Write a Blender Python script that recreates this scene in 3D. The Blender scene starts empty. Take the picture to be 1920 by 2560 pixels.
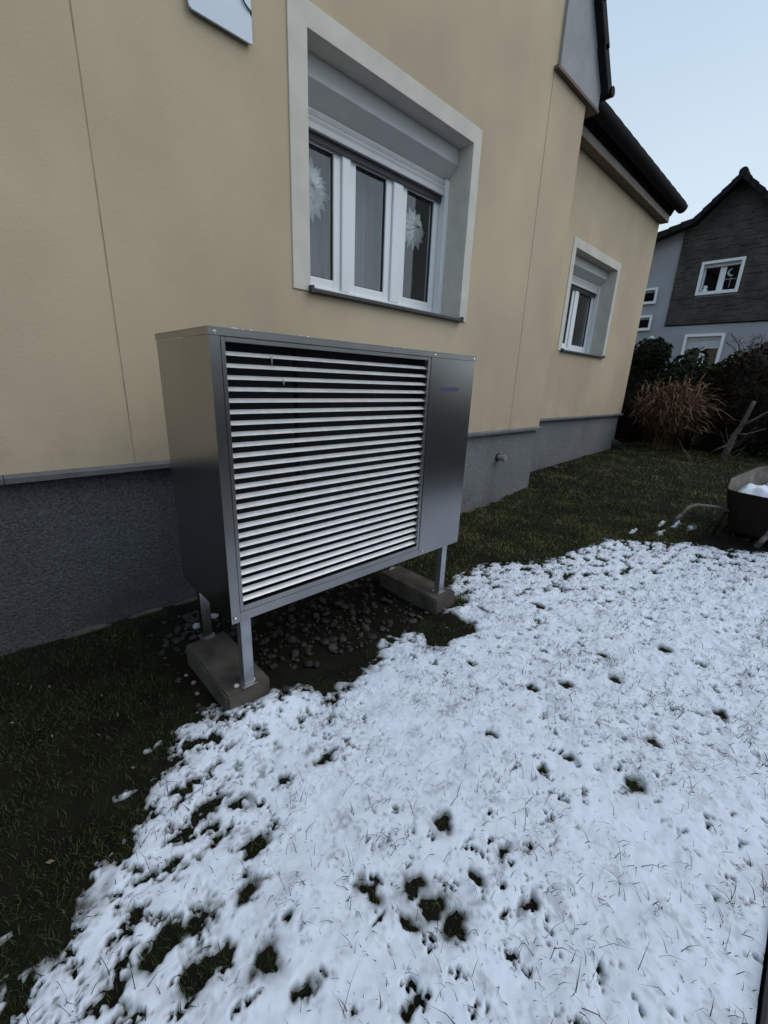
import bpy, math, random
import numpy as np
from mathutils import Vector
random.seed(7)
rng = np.random.default_rng(11)
S = bpy.context.scene
# ------------------------------------------------------------------ camera
cd = bpy.data.cameras.new('camera'); cam = bpy.data.objects.new('camera', cd)
S.collection.objects.link(cam); S.camera = cam
Rv = (0.72683451, -0.68577763, 0.03769135); Uv = (0.17934748, 0.24248693, 0.95343305); Fv = (0.66298272, 0.68622819, -0.29924035)
from mathutils import Matrix
cam.matrix_world = Matrix(((Rv[0], Uv[0], -Fv[0], 0), (Rv[1], Uv[1], -Fv[1], -2.5), (Rv[2], Uv[2], -Fv[2], 1.3575), (0, 0, 0, 1)))
cd.sensor_fit = 'VERTICAL'; cd.sensor_height = 36; cd.sensor_width = 27; cd.lens = 14.7075
cd.clip_start = 0.02; cd.clip_end = 1500
S.render.resolution_x = 768; S.render.resolution_y = 1024
# ------------------------------------------------------------------ world, sun, exposure
W = bpy.data.worlds.new('World'); S.world = W; W.use_nodes = True
nt = W.node_tree; nt.nodes.clear()
out = nt.nodes.new('ShaderNodeOutputWorld'); bg = nt.nodes.new('ShaderNodeBackground')
sky = nt.nodes.new('ShaderNodeTexSky'); sky.sky_type = 'NISHITA'; sky.sun_disc = False
SUN_EL, SUN_AZ = 50.0, 142.0
sky.sun_elevation = math.radians(SUN_EL); sky.sun_rotation = math.radians(SUN_AZ)
sky.air_density = 1.0; sky.dust_density = 1.0; sky.ozone_density = 1.0
# thin overcast veil: even pale blue cloud layer mixed over the clear sky
tc = nt.nodes.new('ShaderNodeTexCoord'); sp = nt.nodes.new('ShaderNodeSeparateXYZ')
nt.links.new(tc.outputs['Generated'], sp.inputs[0])
rmp = nt.nodes.new('ShaderNodeValToRGB'); nt.links.new(sp.outputs['Z'], rmp.inputs[0])
CE = rmp.color_ramp.elements
CE[0].position = 0.0; CE[0].color = (8.0, 9.2, 9.8, 1)
CE[1].position = 0.75; CE[1].color = (4.6, 6.05, 8.1, 1)
e = CE.new(0.28); e.color = (7.2, 8.6, 9.6, 1)
nz = nt.nodes.new('ShaderNodeTexNoise'); nz.inputs['Scale'].default_value = 2.2; nz.inputs['Detail'].default_value = 3
nt.links.new(tc.outputs['Generated'], nz.inputs['Vector'])
mr = nt.nodes.new('ShaderNodeMapRange'); mr.inputs[3].default_value = 0.92; mr.inputs[4].default_value = 1.08
nt.links.new(nz.outputs[0], mr.inputs[0])
mul = nt.nodes.new('ShaderNodeMixRGB'); mul.blend_type = 'MULTIPLY'; mul.inputs[0].default_value = 1
nt.links.new(rmp.outputs[0], mul.inputs[1]); nt.links.new(mr.outputs[0], mul.inputs[2])
mixw = nt.nodes.new('ShaderNodeMixRGB'); mixw.inputs[0].default_value = 0.88
nt.links.new(sky.outputs[0], mixw.inputs[1]); nt.links.new(mul.outputs[0], mixw.inputs[2])
nt.links.new(mixw.outputs[0], bg.inputs[0]); bg.inputs[1].default_value = 0.1
nt.links.new(bg.outputs[0], out.inputs[0])
sd = bpy.data.lights.new('sun', 'SUN'); so = bpy.data.objects.new('sun', sd); S.collection.objects.link(so)
sd.energy = 1.3; sd.angle = math.radians(50); sd.color = (1, 0.95, 0.88)
a_, e_ = math.radians(SUN_AZ), math.radians(SUN_EL)
sdir = Vector((math.sin(a_) * math.cos(e_), math.cos(a_) * math.cos(e_), math.sin(e_)))
so.rotation_euler = (-sdir).to_track_quat('-Z', 'Y').to_euler()
S.view_settings.view_transform = 'Standard'; S.view_settings.look = 'None'
S.view_settings.exposure = 0.0; S.view_settings.gamma = 1.0; S.view_settings.use_curve_mapping = False
S.render.engine = 'CYCLES'

# ------------------------------------------------------------------ materials
def mat(name, col, rough=0.8, metal=0.0, n=None, bump=None, spec=None, col2=None, streak=None, attr=None, aniso=None):
    """n=(scale, amount, detail): colour variation; bump=(scale, strength, dist); streak=(scale vector, amount)"""
    m = bpy.data.materials.new(name); m.use_nodes = True; t = m.node_tree; b = t.nodes['Principled BSDF']
    b.inputs['Base Color'].default_value = (*col, 1); b.inputs['Roughness'].default_value = rough; b.inputs['Metallic'].default_value = metal
    if spec is not None: b.inputs['Specular IOR Level'].default_value = spec
    g = t.nodes.new('ShaderNodeNewGeometry'); wp = t.nodes.new('ShaderNodeMapping'); wp.inputs['Rotation'].default_value = (0.52, 0.71, 0.33); t.links.new(g.outputs['Position'], wp.inputs['Vector'])
    pos0 = g.outputs['Position']; pos = wp.outputs[0]
    cur = None
    if col2 is None: col2 = tuple(c * 0.7 for c in col)
    if n:
        x = t.nodes.new('ShaderNodeTexNoise'); x.inputs['Scale'].default_value = n[0]; x.inputs['Detail'].default_value = n[2] if len(n) > 2 else 4
        t.links.new(pos, x.inputs['Vector'])
        r = t.nodes.new('ShaderNodeMapRange'); r.inputs[1].default_value = 0.35; r.inputs[2].default_value = 0.65
        r.inputs[3].default_value = 0; r.inputs[4].default_value = n[1]; t.links.new(x.outputs[0], r.inputs[0])
        mx = t.nodes.new('ShaderNodeMixRGB'); mx.inputs[1].default_value = (*col, 1); mx.inputs[2].default_value = (*col2, 1)
        t.links.new(r.outputs[0], mx.inputs[0]); cur = mx.outputs[0]
    if streak:
        mp = t.nodes.new('ShaderNodeMapping'); mp.inputs['Scale'].default_value = streak[0]; mp.inputs['Location'].default_value = (.37, .41, .13); t.links.new(pos0, mp.inputs['Vector'])
        x = t.nodes.new('ShaderNodeTexNoise'); x.inputs['Scale'].default_value = 1; x.inputs['Detail'].default_value = 6; t.links.new(mp.outputs[0], x.inputs['Vector'])
        r = t.nodes.new('ShaderNodeMapRange'); r.inputs[1].default_value = 0.4; r.inputs[2].default_value = 0.75
        r.inputs[3].default_value = 1; r.inputs[4].default_value = 1 - streak[1]; t.links.new(x.outputs[0], r.inputs[0])
        mx = t.nodes.new('ShaderNodeMixRGB'); mx.blend_type = 'MULTIPLY'; mx.inputs[0].default_value = 1
        if cur: t.links.new(cur, mx.inputs[1])
        else: mx.inputs[1].default_value = (*col, 1)
        t.links.new(r.outputs[0], mx.inputs[2]); cur = mx.outputs[0]
    if attr:
        a = t.nodes.new('ShaderNodeAttribute'); a.attribute_name = attr[0]
        mx = t.nodes.new('ShaderNodeMixRGB')
        if cur: t.links.new(cur, mx.inputs[1])
        else: mx.inputs[1].default_value = (*col, 1)
        mx.inputs[2].default_value = (*attr[1], 1); t.links.new(a.outputs['Fac'], mx.inputs[0]); cur = mx.outputs[0]
    if cur: t.links.new(cur, b.inputs['Base Color'])
    if bump:
        x = t.nodes.new('ShaderNodeTexNoise'); x.inputs['Scale'].default_value = bump[0]; x.inputs['Detail'].default_value = 5; x.inputs['Roughness'].default_value = 0.6
        t.links.new(pos, x.inputs['Vector']); bp = t.nodes.new('ShaderNodeBump'); bp.inputs['Strength'].default_value = bump[1]; bp.inputs['Distance'].default_value = bump[2]
        t.links.new(x.outputs[0], bp.inputs['Height']); t.links.new(bp.outputs[0], b.inputs['Normal'])
    if aniso: b.inputs['Anisotropic'].default_value = aniso
    return m
M = {}
M['tan'] = mat('tan_render', (0.575, 0.478, 0.335), 0.95, n=(0.8, 1.0, 8), col2=(0.475, 0.39, 0.275), streak=((2.2, 2.2, 1.0), 0.10), bump=(85, 0.38, 0.004), spec=0.2)
def grime(m, zlo, zhi, col, amt):
    t = m.node_tree; b = t.nodes['Principled BSDF']; g = t.nodes.new('ShaderNodeNewGeometry'); sx = t.nodes.new('ShaderNodeSeparateXYZ'); t.links.new(g.outputs['Position'], sx.inputs[0])
    r1 = t.nodes.new('ShaderNodeMapRange'); r1.inputs[1].default_value = zhi; r1.inputs[2].default_value = zlo; r1.inputs[3].default_value = 0; r1.inputs[4].default_value = 1; t.links.new(sx.outputs['Z'], r1.inputs[0])
    x = t.nodes.new('ShaderNodeTexNoise'); x.inputs['Scale'].default_value = 4.5; x.inputs['Detail'].default_value = 9; x.inputs['Roughness'].default_value = .7; t.links.new(g.outputs['Position'], x.inputs['Vector'])
    r2 = t.nodes.new('ShaderNodeMapRange'); r2.inputs[1].default_value = .42; r2.inputs[2].default_value = .68; r2.inputs[3].default_value = 0; r2.inputs[4].default_value = amt; t.links.new(x.outputs[0], r2.inputs[0])
    mm = t.nodes.new('ShaderNodeMath'); mm.operation = 'MULTIPLY'; t.links.new(r1.outputs[0], mm.inputs[0]); t.links.new(r2.outputs[0], mm.inputs[1])
    mx = t.nodes.new('ShaderNodeMixRGB'); src = b.inputs['Base Color'].links[0].from_socket; t.links.new(src, mx.inputs[1]); mx.inputs[2].default_value = (*col, 1); t.links.new(mm.outputs[0], mx.inputs[0]); t.links.new(mx.outputs[0], b.inputs['Base Color'])
grime(M['tan'], .9, 1.25, (.33, .27, .19), .5)
M['trim'] = mat('light_trim_render', (0.64, 0.615, 0.55), 0.95, n=(6, 0.8, 6), col2=(0.54, 0.52, 0.465), bump=(90, 0.5, 0.003), spec=0.2)
M['plinth'] = mat('dark_grey_plinth_render', (0.125, 0.13, 0.142), 0.9, n=(95, 0.9, 3), col2=(0.05, 0.053, 0.06), streak=((2, 2, 1.2), 0.25), bump=(75, 1.0, 0.012), spec=0.3)
M['joint'] = mat('joint_sealant', (0.56, 0.46, 0.315), 0.9, n=(5, 1.0), col2=(0.38, 0.29, 0.19))
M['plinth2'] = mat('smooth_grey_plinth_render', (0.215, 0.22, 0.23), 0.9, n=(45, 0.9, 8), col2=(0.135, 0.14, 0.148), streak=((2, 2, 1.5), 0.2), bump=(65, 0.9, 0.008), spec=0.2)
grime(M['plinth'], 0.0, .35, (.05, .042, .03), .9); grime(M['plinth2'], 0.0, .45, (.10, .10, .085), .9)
M['flash'] = mat('grey_flashing', (0.13, 0.135, 0.145), 0.6, n=(8, 0.7), col2=(0.08, 0.08, 0.085))
M['cladding'] = mat('grey_gable_board', (0.33, 0.335, 0.35), 0.8, n=(5, 0.7), col2=(0.26, 0.265, 0.28), bump=(60, 0.3, 0.002))
M['ledge'] = mat('brown_ledge', (0.13, 0.10, 0.075), 0.8, n=(9, 0.6))
M['soffit'] = mat('brown_soffit_wood', (0.19, 0.15, 0.12), 0.8, n=(9, 0.6), streak=((1, 14, 14), 0.3))
M['cornice'] = mat('beige_eaves_board', (0.40, 0.36, 0.31), 0.8, n=(4, 0.6), streak=((0.8, 9, 9), 0.2))
M['dark'] = mat('black_gutter', (0.008, 0.008, 0.010), 0.75, n=(10, 0.5), spec=0.15)
M['tile'] = mat('dark_roof_tile', (0.018, 0.018, 0.022), 0.85, n=(12, 0.7), col2=(0.010, 0.010, 0.013), bump=(60, 0.4, 0.004), spec=0.2)
M['sill'] = mat('dark_stone_sill', (0.045, 0.043, 0.043), 0.45, n=(60, 0.7), col2=(0.02, 0.02, 0.02))
M['pvc'] = mat('white_window_plastic', (0.80, 0.82, 0.85), 0.32, n=(5, 0.3), col2=(0.72, 0.74, 0.77), spec=0.5)
M['shut'] = mat('grey_shutter_plastic', (0.56, 0.56, 0.555), 0.45, n=(7, 0.5), col2=(0.48, 0.48, 0.48))
M['shutlight'] = mat('light_shutter_bar', (0.56, 0.58, 0.61), 0.4, n=(7, 0.4), col2=(0.48, 0.5, 0.52))
M['rubber'] = mat('black_seal', (0.015, 0.015, 0.017), 0.6)
M['room'] = mat('dark_room_wall', (0.12, 0.08, 0.055), 0.9, n=(1.5, 0.9), col2=(0.05, 0.035, 0.028))
M['curtain'] = mat('sheer_grey_curtain', (0.26, 0.26, 0.285), 0.9, streak=((26, 26, 0.3), 0.25))
M['paper'] = mat('white_paper', (0.80, 0.83, 0.80), 0.85, n=(30, 0.4), col2=(0.66, 0.7, 0.68))
M['steel'] = mat('brushed_stainless_steel', (0.36, 0.355, 0.355), 0.24, 1.0, n=(4, 0.5), col2=(0.31, 0.305, 0.305), streak=((160, 160, 0.6), 0.10))
M['steelf'] = mat('stainless_trim', (0.36, 0.35, 0.35), 0.3, 1.0, n=(7, 0.6), col2=(0.27, 0.265, 0.265))
M['slat'] = mat('pale_aluminium_slat', (0.93, 0.93, 0.94), 0.38, 0.45, n=(22, 0.8, 8), col2=(0.76, 0.76, 0.78), streak=((25, 10, 10), 0.06))
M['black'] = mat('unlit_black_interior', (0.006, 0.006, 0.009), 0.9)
M['leg'] = mat('galvanised_leg', (0.46, 0.465, 0.49), 0.38, 0.85, n=(9, 0.9), col2=(0.28, 0.285, 0.30))
M['screw'] = mat('bright_screw', (0.7, 0.7, 0.72), 0.25, 1.0)
M['badge'] = mat('faint_violet_print', (0.055, 0.05, 0.12), 0.6)
M['concrete'] = mat('old_concrete', (0.095, 0.082, 0.068), 0.95, n=(7, 1.0, 7), col2=(0.04, 0.034, 0.028), bump=(70, 0.8, 0.006))
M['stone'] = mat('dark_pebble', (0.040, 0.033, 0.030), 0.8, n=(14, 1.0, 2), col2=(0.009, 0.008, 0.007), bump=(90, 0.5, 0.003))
M['whitestone'] = mat('pale_stone', (0.42, 0.43, 0.42), 0.8, n=(40, 0.7), col2=(0.2, 0.2, 0.19), bump=(80, 0.6, 0.004))
M['redstone'] = mat('reddish_stone', (0.28, 0.15, 0.12), 0.8, n=(40, 0.7), bump=(80, 0.5, 0.003))
M['board'] = mat('pale_blue_sheet', (0.60, 0.68, 0.78), 0.35, n=(5, 0.4), col2=(0.52, 0.6, 0.7))
M['pipe'] = mat('grey_pipe_plastic', (0.30, 0.27, 0.26), 0.5, n=(30, 0.5))
M['rust'] = mat('shade_dark_rusty_paint', (0.016, 0.008, 0.007), 0.8, n=(14, 0.9), col2=(0.008, 0.007, 0.007), spec=0.2)
M['tubin'] = mat('weathered_tub_lining', (0.20, 0.18, 0.155), 0.8, n=(8, 0.9, 6), col2=(0.10, 0.085, 0.07), bump=(40, 0.4, 0.004))
M['handle'] = mat('weathered_steel_tube', (0.08, 0.08, 0.06), 0.7, n=(20, 0.8), col2=(0.05, 0.05, 0.04))
M['bark'] = mat('pale_bark', (0.13, 0.115, 0.10), 0.9, n=(30, 0.9), col2=(0.06, 0.05, 0.04), bump=(60, 0.8, 0.01))
M['nwall'] = mat('grey_house_render', (0.34, 0.35, 0.375), 0.9, n=(1, 0.6, 6), col2=(0.29, 0.30, 0.325), bump=(50, 0.5, 0.005))
M['slate'] = mat('dark_stone_cladding', (0.036, 0.033, 0.030), 0.8, n=(2.4, 1.0, 6), col2=(0.075, 0.064, 0.055), bump=(20, 0.6, 0.01))
M['kerb'] = mat('wet_dark_edging', (0.03, 0.024, 0.02), 0.6, n=(20, 0.8), bump=(40, 0.6, 0.006))
M['paving'] = mat('wet_paving', (0.05, 0.05, 0.05), 0.5, n=(6, 0.8), bump=(60, 0.5, 0.004))

def glass_mat():
    m = bpy.data.materials.new('window_glass'); m.use_nodes = True; t = m.node_tree; t.nodes.clear()
    o = t.nodes.new('ShaderNodeOutputMaterial'); mx = t.nodes.new('ShaderNodeMixShader'); tr = t.nodes.new('ShaderNodeBsdfTransparent')
    gl = t.nodes.new('ShaderNodeBsdfGlossy'); gl.inputs['Roughness'].default_value = 0.02
    g = t.nodes.new('ShaderNodeNewGeometry'); d = t.nodes.new('ShaderNodeVectorMath'); d.operation = 'DOT_PRODUCT'
    t.links.new(g.outputs['Incoming'], d.inputs[0]); t.links.new(g.outputs['True Normal'], d.inputs[1])
    def mth(op, a, b=None, clamp=False):
        n = t.nodes.new('ShaderNodeMath'); n.operation = op; n.use_clamp = clamp
        for k, v in enumerate((a, b)):
            if v is None: continue
            if isinstance(v, float): n.inputs[k].default_value = v
            else: t.links.new(v, n.inputs[k])
        return n.outputs[0]
    c = mth('ABSOLUTE', d.outputs['Value']); c = mth('SUBTRACT', 1.0, c, True); c = mth('POWER', c, 5.0); c = mth('MULTIPLY', c, 0.93); c = mth('ADD', c, 0.085, True)
    tr.inputs[0].default_value = (0.95, 0.96, 0.97, 1)
    x = t.nodes.new('ShaderNodeTexNoise'); x.inputs['Scale'].default_value = 2.2; x.inputs['Detail'].default_value = 1
    bp = t.nodes.new('ShaderNodeBump'); bp.inputs['Strength'].default_value = 0.06; bp.inputs['Distance'].default_value = 0.01
    t.links.new(x.outputs[0], bp.inputs['Height']); t.links.new(bp.outputs[0], gl.inputs['Normal'])
    t.links.new(c, mx.inputs[0]); t.links.new(tr.outputs[0], mx.inputs[1]); t.links.new(gl.outputs[0], mx.inputs[2])
    t.links.new(mx.outputs[0], o.inputs[0]); return m
M['glass'] = glass_mat()

# ------------------------------------------------------------------ object helpers
OFF = {}
def thing(name, loc, label, cat, group=None):
    o = bpy.data.objects.new(name, None); S.collection.objects.link(o); o.location = loc; o.empty_display_size = 0.1
    o['label'] = label; o['category'] = cat
    if group: o['group'] = group
    OFF[o.name] = Vector(loc); return o
def tag(o, label=None, cat=None, group=None, kind=None):
    if label: o['label'] = label
    if cat: o['category'] = cat
    if group: o['group'] = group
    if kind: o['kind'] = kind
    return o
def attach(o, parent):
    """mesh made in world coordinates; hang it under its parent"""
    S.collection.objects.link(o)
    if parent is not None:
        o.parent = parent; o.location = -OFF[parent.name]; OFF[o.name] = Vector((0, 0, 0))
    else: OFF[o.name] = Vector((0, 0, 0))
    return o
class MB:
    def __init__(s): s.v = []; s.f = []
    def face(s, pts):
        k = len(s.v); s.v += [tuple(p) for p in pts]; s.f.append(tuple(range(k, k + len(pts)))); return s
    def box(s, x0, x1, y0, y1, z0, z1):
        k = len(s.v)
        s.v += [(x0, y0, z0), (x1, y0, z0), (x1, y1, z0), (x0, y1, z0), (x0, y0, z1), (x1, y0, z1), (x1, y1, z1), (x0, y1, z1)]
        s.f += [tuple(k + i for i in q) for q in ((0, 3, 2, 1), (4, 5, 6, 7), (0, 1, 5, 4), (1, 2, 6, 5), (2, 3, 7, 6), (3, 0, 4, 7))]; return s
    def prism(s, prof, axis, a, b):
        """profile points extruded along an axis between a and b; profile gives the other two coordinates in order"""
        k = len(s.v); n = len(prof)
        def P(p, t): return (t, p[0], p[1]) if axis == 'x' else ((p[0], t, p[1]) if axis == 'y' else (p[0], p[1], t))
        s.v += [P(p, a) for p in prof] + [P(p, b) for p in prof]
        s.f.append(tuple(k + i for i in range(n))); s.f.append(tuple(k + n + i for i in reversed(range(n))))
        for i in range(n): j = (i + 1) % n; s.f.append((k + i, k + n + i, k + n + j, k + j))
        return s
    def tube(s, pts, r, n=8, cap=True):
        k = len(s.v); pts = [Vector(p) for p in pts]; m = len(pts)
        rr = r if isinstance(r, (list, tuple)) else [r] * m
        for i, p in enumerate(pts):
            d = (pts[min(i + 1, m - 1)] - pts[max(i - 1, 0)]).normalized()
            a = d.cross(Vector((0, 0, 1)));
            if a.length < 0.05: a = d.cross(Vector((0, 1, 0)))
            a.normalize(); b = d.cross(a)
            for j in range(n):
                t = 2 * math.pi * j / n; q = p + (a * math.cos(t) + b * math.sin(t)) * rr[i]; s.v.append(tuple(q))
        for i in range(m - 1):
            for j in range(n): j2 = (j + 1) % n; s.f.append((k + i * n + j, k + i * n + j2, k + (i + 1) * n + j2, k + (i + 1) * n + j))
        if cap: s.f.append(tuple(k + j for j in reversed(range(n)))); s.f.append(tuple(k + (m - 1) * n + j for j in range(n)))
        return s
    def build(s, name, m, parent=None, bevel=0, smooth=False, mats=None, label=None):
        me = bpy.data.meshes.new(name); me.from_pydata(s.v, [], s.f); me.update()
        me.materials.append(m)
        if smooth:
            for p in me.polygons: p.use_smooth = True
        o = bpy.data.objects.new(name, me); attach(o, parent)
        import bmesh
        bm = bmesh.new(); bm.from_mesh(me); bmesh.ops.recalc_face_normals(bm, faces=bm.faces); bm.to_mesh(me); bm.free()
        if bevel:
            b = o.modifiers.new('bevel', 'BEVEL'); b.width = bevel; b.segments = 2; b.limit_method = 'ANGLE'
        if label: o['label'] = label
        return o
def npmesh(name, V, tris=None, quads=None, m=None, parent=None, smooth=False, attrs=None):
    me = bpy.data.meshes.new(name); me.vertices.add(len(V)); me.vertices.foreach_set('co', np.asarray(V, np.float32).ravel())
    li = []; st = []; tot = []; c = 0
    if quads is not None and len(quads):
        li.append(quads.ravel()); st.append(np.arange(len(quads)) * 4); tot.append(np.full(len(quads), 4)); c = len(quads) * 4
    if tris is not None and len(tris):
        li.append(tris.ravel()); st.append(np.arange(len(tris)) * 3 + c); tot.append(np.full(len(tris), 3))
    li = np.concatenate(li); st = np.concatenate(st); tot = np.concatenate(tot)
    me.loops.add(len(li)); me.loops.foreach_set('vertex_index', li.astype(np.int32))
    me.polygons.add(len(st)); me.polygons.foreach_set('loop_start', st.astype(np.int32)); me.polygons.foreach_set('loop_total', tot.astype(np.int32))
    if smooth: me.polygons.foreach_set('use_smooth', np.ones(len(st), bool))
    for k, a in (attrs or {}).items():
        at = me.attributes.new(k, 'FLOAT', 'POINT'); at.data.foreach_set('value', np.asarray(a, np.float32))
    me.update(calc_edges=True); me.validate()
    if m: me.materials.append(m)
    o = bpy.data.objects.new(name, me); return attach(o, parent)

# ------------------------------------------------------------------ noise
_perm = rng.permutation(4096); _gr = rng.random((4096)) * 2 * np.pi
def pn(x, y, s=1.0, seed=0):
    x = x / s + seed * 17.3; y = y / s + seed * 9.1
    xi = np.floor(x).astype(int); yi = np.floor(y).astype(int); fx = x - xi; fy = y - yi
    def g(i, j):
        a = _gr[_perm[(_perm[i & 4095] + j) & 4095]]; return np.cos(a), np.sin(a)
    u = fx * fx * fx * (fx * (fx * 6 - 15) + 10); v = fy * fy * fy * (fy * (fy * 6 - 15) + 10)
    r = []
    for dx, dy in ((0, 0), (1, 0), (0, 1), (1, 1)):
        gx, gy = g(xi + dx, yi + dy); r.append(gx * (fx - dx) + gy * (fy - dy))
    return ((r[0] * (1 - u) + r[1] * u) * (1 - v) + (r[2] * (1 - u) + r[3] * u) * v) * 1.5
def gz(x, y):
    b = np.interp(x, [3.3, 4.2, 5.1, 6.4, 8, 10, 13], [0, .05, .13, .18, .23, .3, .35])
    near = np.clip(1 - (np.hypot(x, y + 1) - 12) / 10, 0, 1)
    b = b + 0.042 * np.exp(-((x - .63) / .20) ** 2 - ((y + 1.15) / .085) ** 2) + 0.02 * np.exp(-((x - 1.93) / .15) ** 2 - ((y + 1.18) / .07) ** 2)
    return b + near * (0.012 * pn(x, y, 0.7, 1) + 0.006 * pn(x, y, 0.16, 2)) - 0.004
# ------------------------------------------------------------------ snow field
BND = np.array([(-0.9, -2.75), (-0.75, -2.1), (-0.42, -1.72), (-0.2, -1.50), (-0.14, -1.52), (-0.03, -1.45), (0.01, -1.37), (0.14, -1.29), (0.18, -1.18), (0.29, -1.13), (0.33, -1.02), (0.45, -0.97), (0.5, -0.96),
 (0.52, -1.04), (0.74, -1.045), (0.83, -1.11), (0.91, -1.22), (1.04, -1.22), (1.19, -1.21), (1.36, -1.1), (1.55, -1.12), (1.64, -1.26), (1.89, -1.29), (1.84, -1.13), (2.03, -1.10), (2.09, -0.96), (2.32, -0.84), (2.72, -0.87), (3.08, -1.12), (3.511, -1.195),
 (4.007, -1.319), (4.244, -1.595), (4.45, -1.85), (4.494, -2.097), (4.7, -2.45), (5.6, -2.7), (7.0, -2.6), (9.0, -3.0), (9.0, -2.75)])
HOLES = [(0.85, -1.95, 0.038, 0.034), (0.55, -1.93, 0.021, 0.055), (0.65, -2.0, 0.045, 0.03), (0.66, -2.07, 0.055, 0.03), (0.67, -2.14, 0.05, 0.032), (0.58, -2.05, 0.018, 0.026), (0.71, -1.5, 0.04, 0.022), (1.41, -2.11, 0.026, 0.028), (1.75, -2.31, 0.027, 0.034), (1.48, -2.32, 0.04, 0.034), (0.39, -1.61, 0.05, 0.026), (0.32, -1.39, 0.048, 0.03), (0.92, -2.13, 0.04, 0.018), (0.8, -2.11, 0.018, 0.028), (0.27, -1.87, 0.042, 0.036), (0.31, -1.98, 0.032, 0.022), (0.47, -2.16, 0.034, 0.018), (0.18, -1.68, 0.035, 0.023), (0.31, -1.7, 0.032, 0.034), (0.86, -2.24, 0.04, 0.016), (0.15, -1.79, 0.054, 0.03), (0.07, -1.67, 0.033, 0.03), (1.66, -1.83, 0.026, 0.03), (2.2, -1.95, 0.03, 0.036), (2.51, -2.16, 0.032, 0.04), (0.39, -1.45, 0.021, 0.019), (0.3, -1.46, 0.016, 0.022), (0.55, -1.48, 0.023, 0.021), (0.2, -1.78, 0.023, 0.019), (1.81, -1.92, 0.028, 0.027), (1.28, -1.85, 0.019, 0.022), (1.59, -1.53, 0.023, 0.026), (0.43, -1.17, 0.024, 0.023), (0.35, -1.83, 0.017, 0.012), (2.16, -2.46, 0.03, 0.024), (-0.01, -1.68, 0.031, 0.027), (1.28, -2.07, 0.02, 0.017), (2.04, -2.07, 0.023, 0.023), (0.09, -1.48, 0.023, 0.014), (0.12, -1.66, 0.029, 0.025), (1.62, -1.30, 0.12, 0.05), (1.80, -1.34, 0.09, 0.04), (2.06, -1.12, 0.07, 0.05)]
ISL = [(4.782, -1.561, .12, .03), (4.827, -1.671, .14, .035), (4.829, -1.80, .12, .04), (4.54, -1.618, .12, .04), (4.40, -1.42, .1, .035), (0.12, -1.17, .04, .02), (0.26, -1.03, .04, .02), (-0.22, -1.40, .05, .02)]
def poly_sd(x, y):
    """signed distance to the snow edge, positive on the snow side; the outline is closed far below the frame"""
    P = np.vstack([BND, [(9.0, -9.0), (-9.0, -9.0), (-9.0, -2.75)]]); d = np.full(x.shape, 1e9); ins = np.zeros(x.shape, bool)
    n = len(P)
    for i in range(n):
        a = P[i]; b = P[(i + 1) % n]; e = b - a; L = (e ** 2).sum()
        t = np.clip(((x - a[0]) * e[0] + (y - a[1]) * e[1]) / L, 0, 1)
        d = np.minimum(d, np.hypot(x - a[0] - t * e[0], y - a[1] - t * e[1]))
        c = ((a[1] > y) != (b[1] > y)); xx = a[0] + (y - a[1]) * e[0] / (e[1] if abs(e[1]) > 1e-9 else 1e-9); ins ^= c & (x < xx)
    return np.where(ins, d, -d)
def snow_f(x, y):
    sd = poly_sd(x, y)
    rough = 0.040 * pn(x, y, 0.10, 3) + 0.030 * pn(x, y, 0.035, 4) + 0.012 * pn(x, y, 0.013, 24)
    f = np.clip((sd + rough) / 0.06, -1.5, 1.25)
    hxw = x + 0.018 * pn(x, y, 0.045, 25) + 0.010 * pn(x, y, 0.018, 26); hyw = y + 0.018 * pn(x, y, 0.045, 27) + 0.010 * pn(x, y, 0.018, 28)
    for hx, hy, rx, ry in HOLES:
        q = ((hxw - hx) / rx) ** 2 / .78 + ((hyw - hy) / ry) ** 2 / .78
        f = f - 1.95 * np.exp(-q * 0.78)
    # thin, patchy melt zone on the left, and scattered small melt pits everywhere
    band = np.clip(1.25 - (sd - 0.02) / 0.38, 0, 1) * np.clip((1.15 - x) / 0.6, 0, 1)
    f = f - band * np.clip(2.3 * (pn(x, y, 0.075, 6) + 0.6 * pn(x, y, 0.028, 7) + 0.5 * pn(x, y, 0.012, 29)) - 0.04, 0, 2.0) * 1.25
    front = np.clip(1 - (sd - 0.02) / 0.22, 0, 1) * np.clip((x - 1.0) / 0.5, 0, 1) * np.clip((2.0 - x) / 0.2, 0, 1)
    f = f - front * np.clip(2.0 * (pn(x, y, 0.06, 16) + 0.5 * pn(x, y, 0.025, 17)) - 0.25, 0, 2.0) * 1.2
    pits = np.clip(pn(x, y, 0.045, 8) + 0.6 * pn(x, y, 0.012, 18) - 0.50, 0, 1) * 5.5 * np.clip(0.55 + pn(x, y, 0.4, 9) * 1.3, 0.05, 1)
    far = np.clip((x - 2.2) / 2, 0, 1)
    pits = pits + np.clip(pn(x, y, 0.085, 10) + 0.5 * pn(x, y, 0.03, 19) + 0.35 * pn(x, y, 0.014, 34) - 0.04 - 0.62 * np.clip(sd / 1.0, 0, 1), 0, 1) * 6 * np.clip((x - 1.9) * 1.5, 0, 1)
    f = f - pits
    for ix, iy, rx, ry in ISL:
        q = ((x - ix) / rx) ** 2 + ((y - iy) / ry) ** 2
        f = np.maximum(f, 1.6 * np.exp(-q) - 1.0 + (0.9 * pn(x, y, 0.035, 11) + 0.5 * pn(x, y, 0.013, 20)) * np.clip(1.6 * np.exp(-q * .6), 0, 1))
    return f
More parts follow.
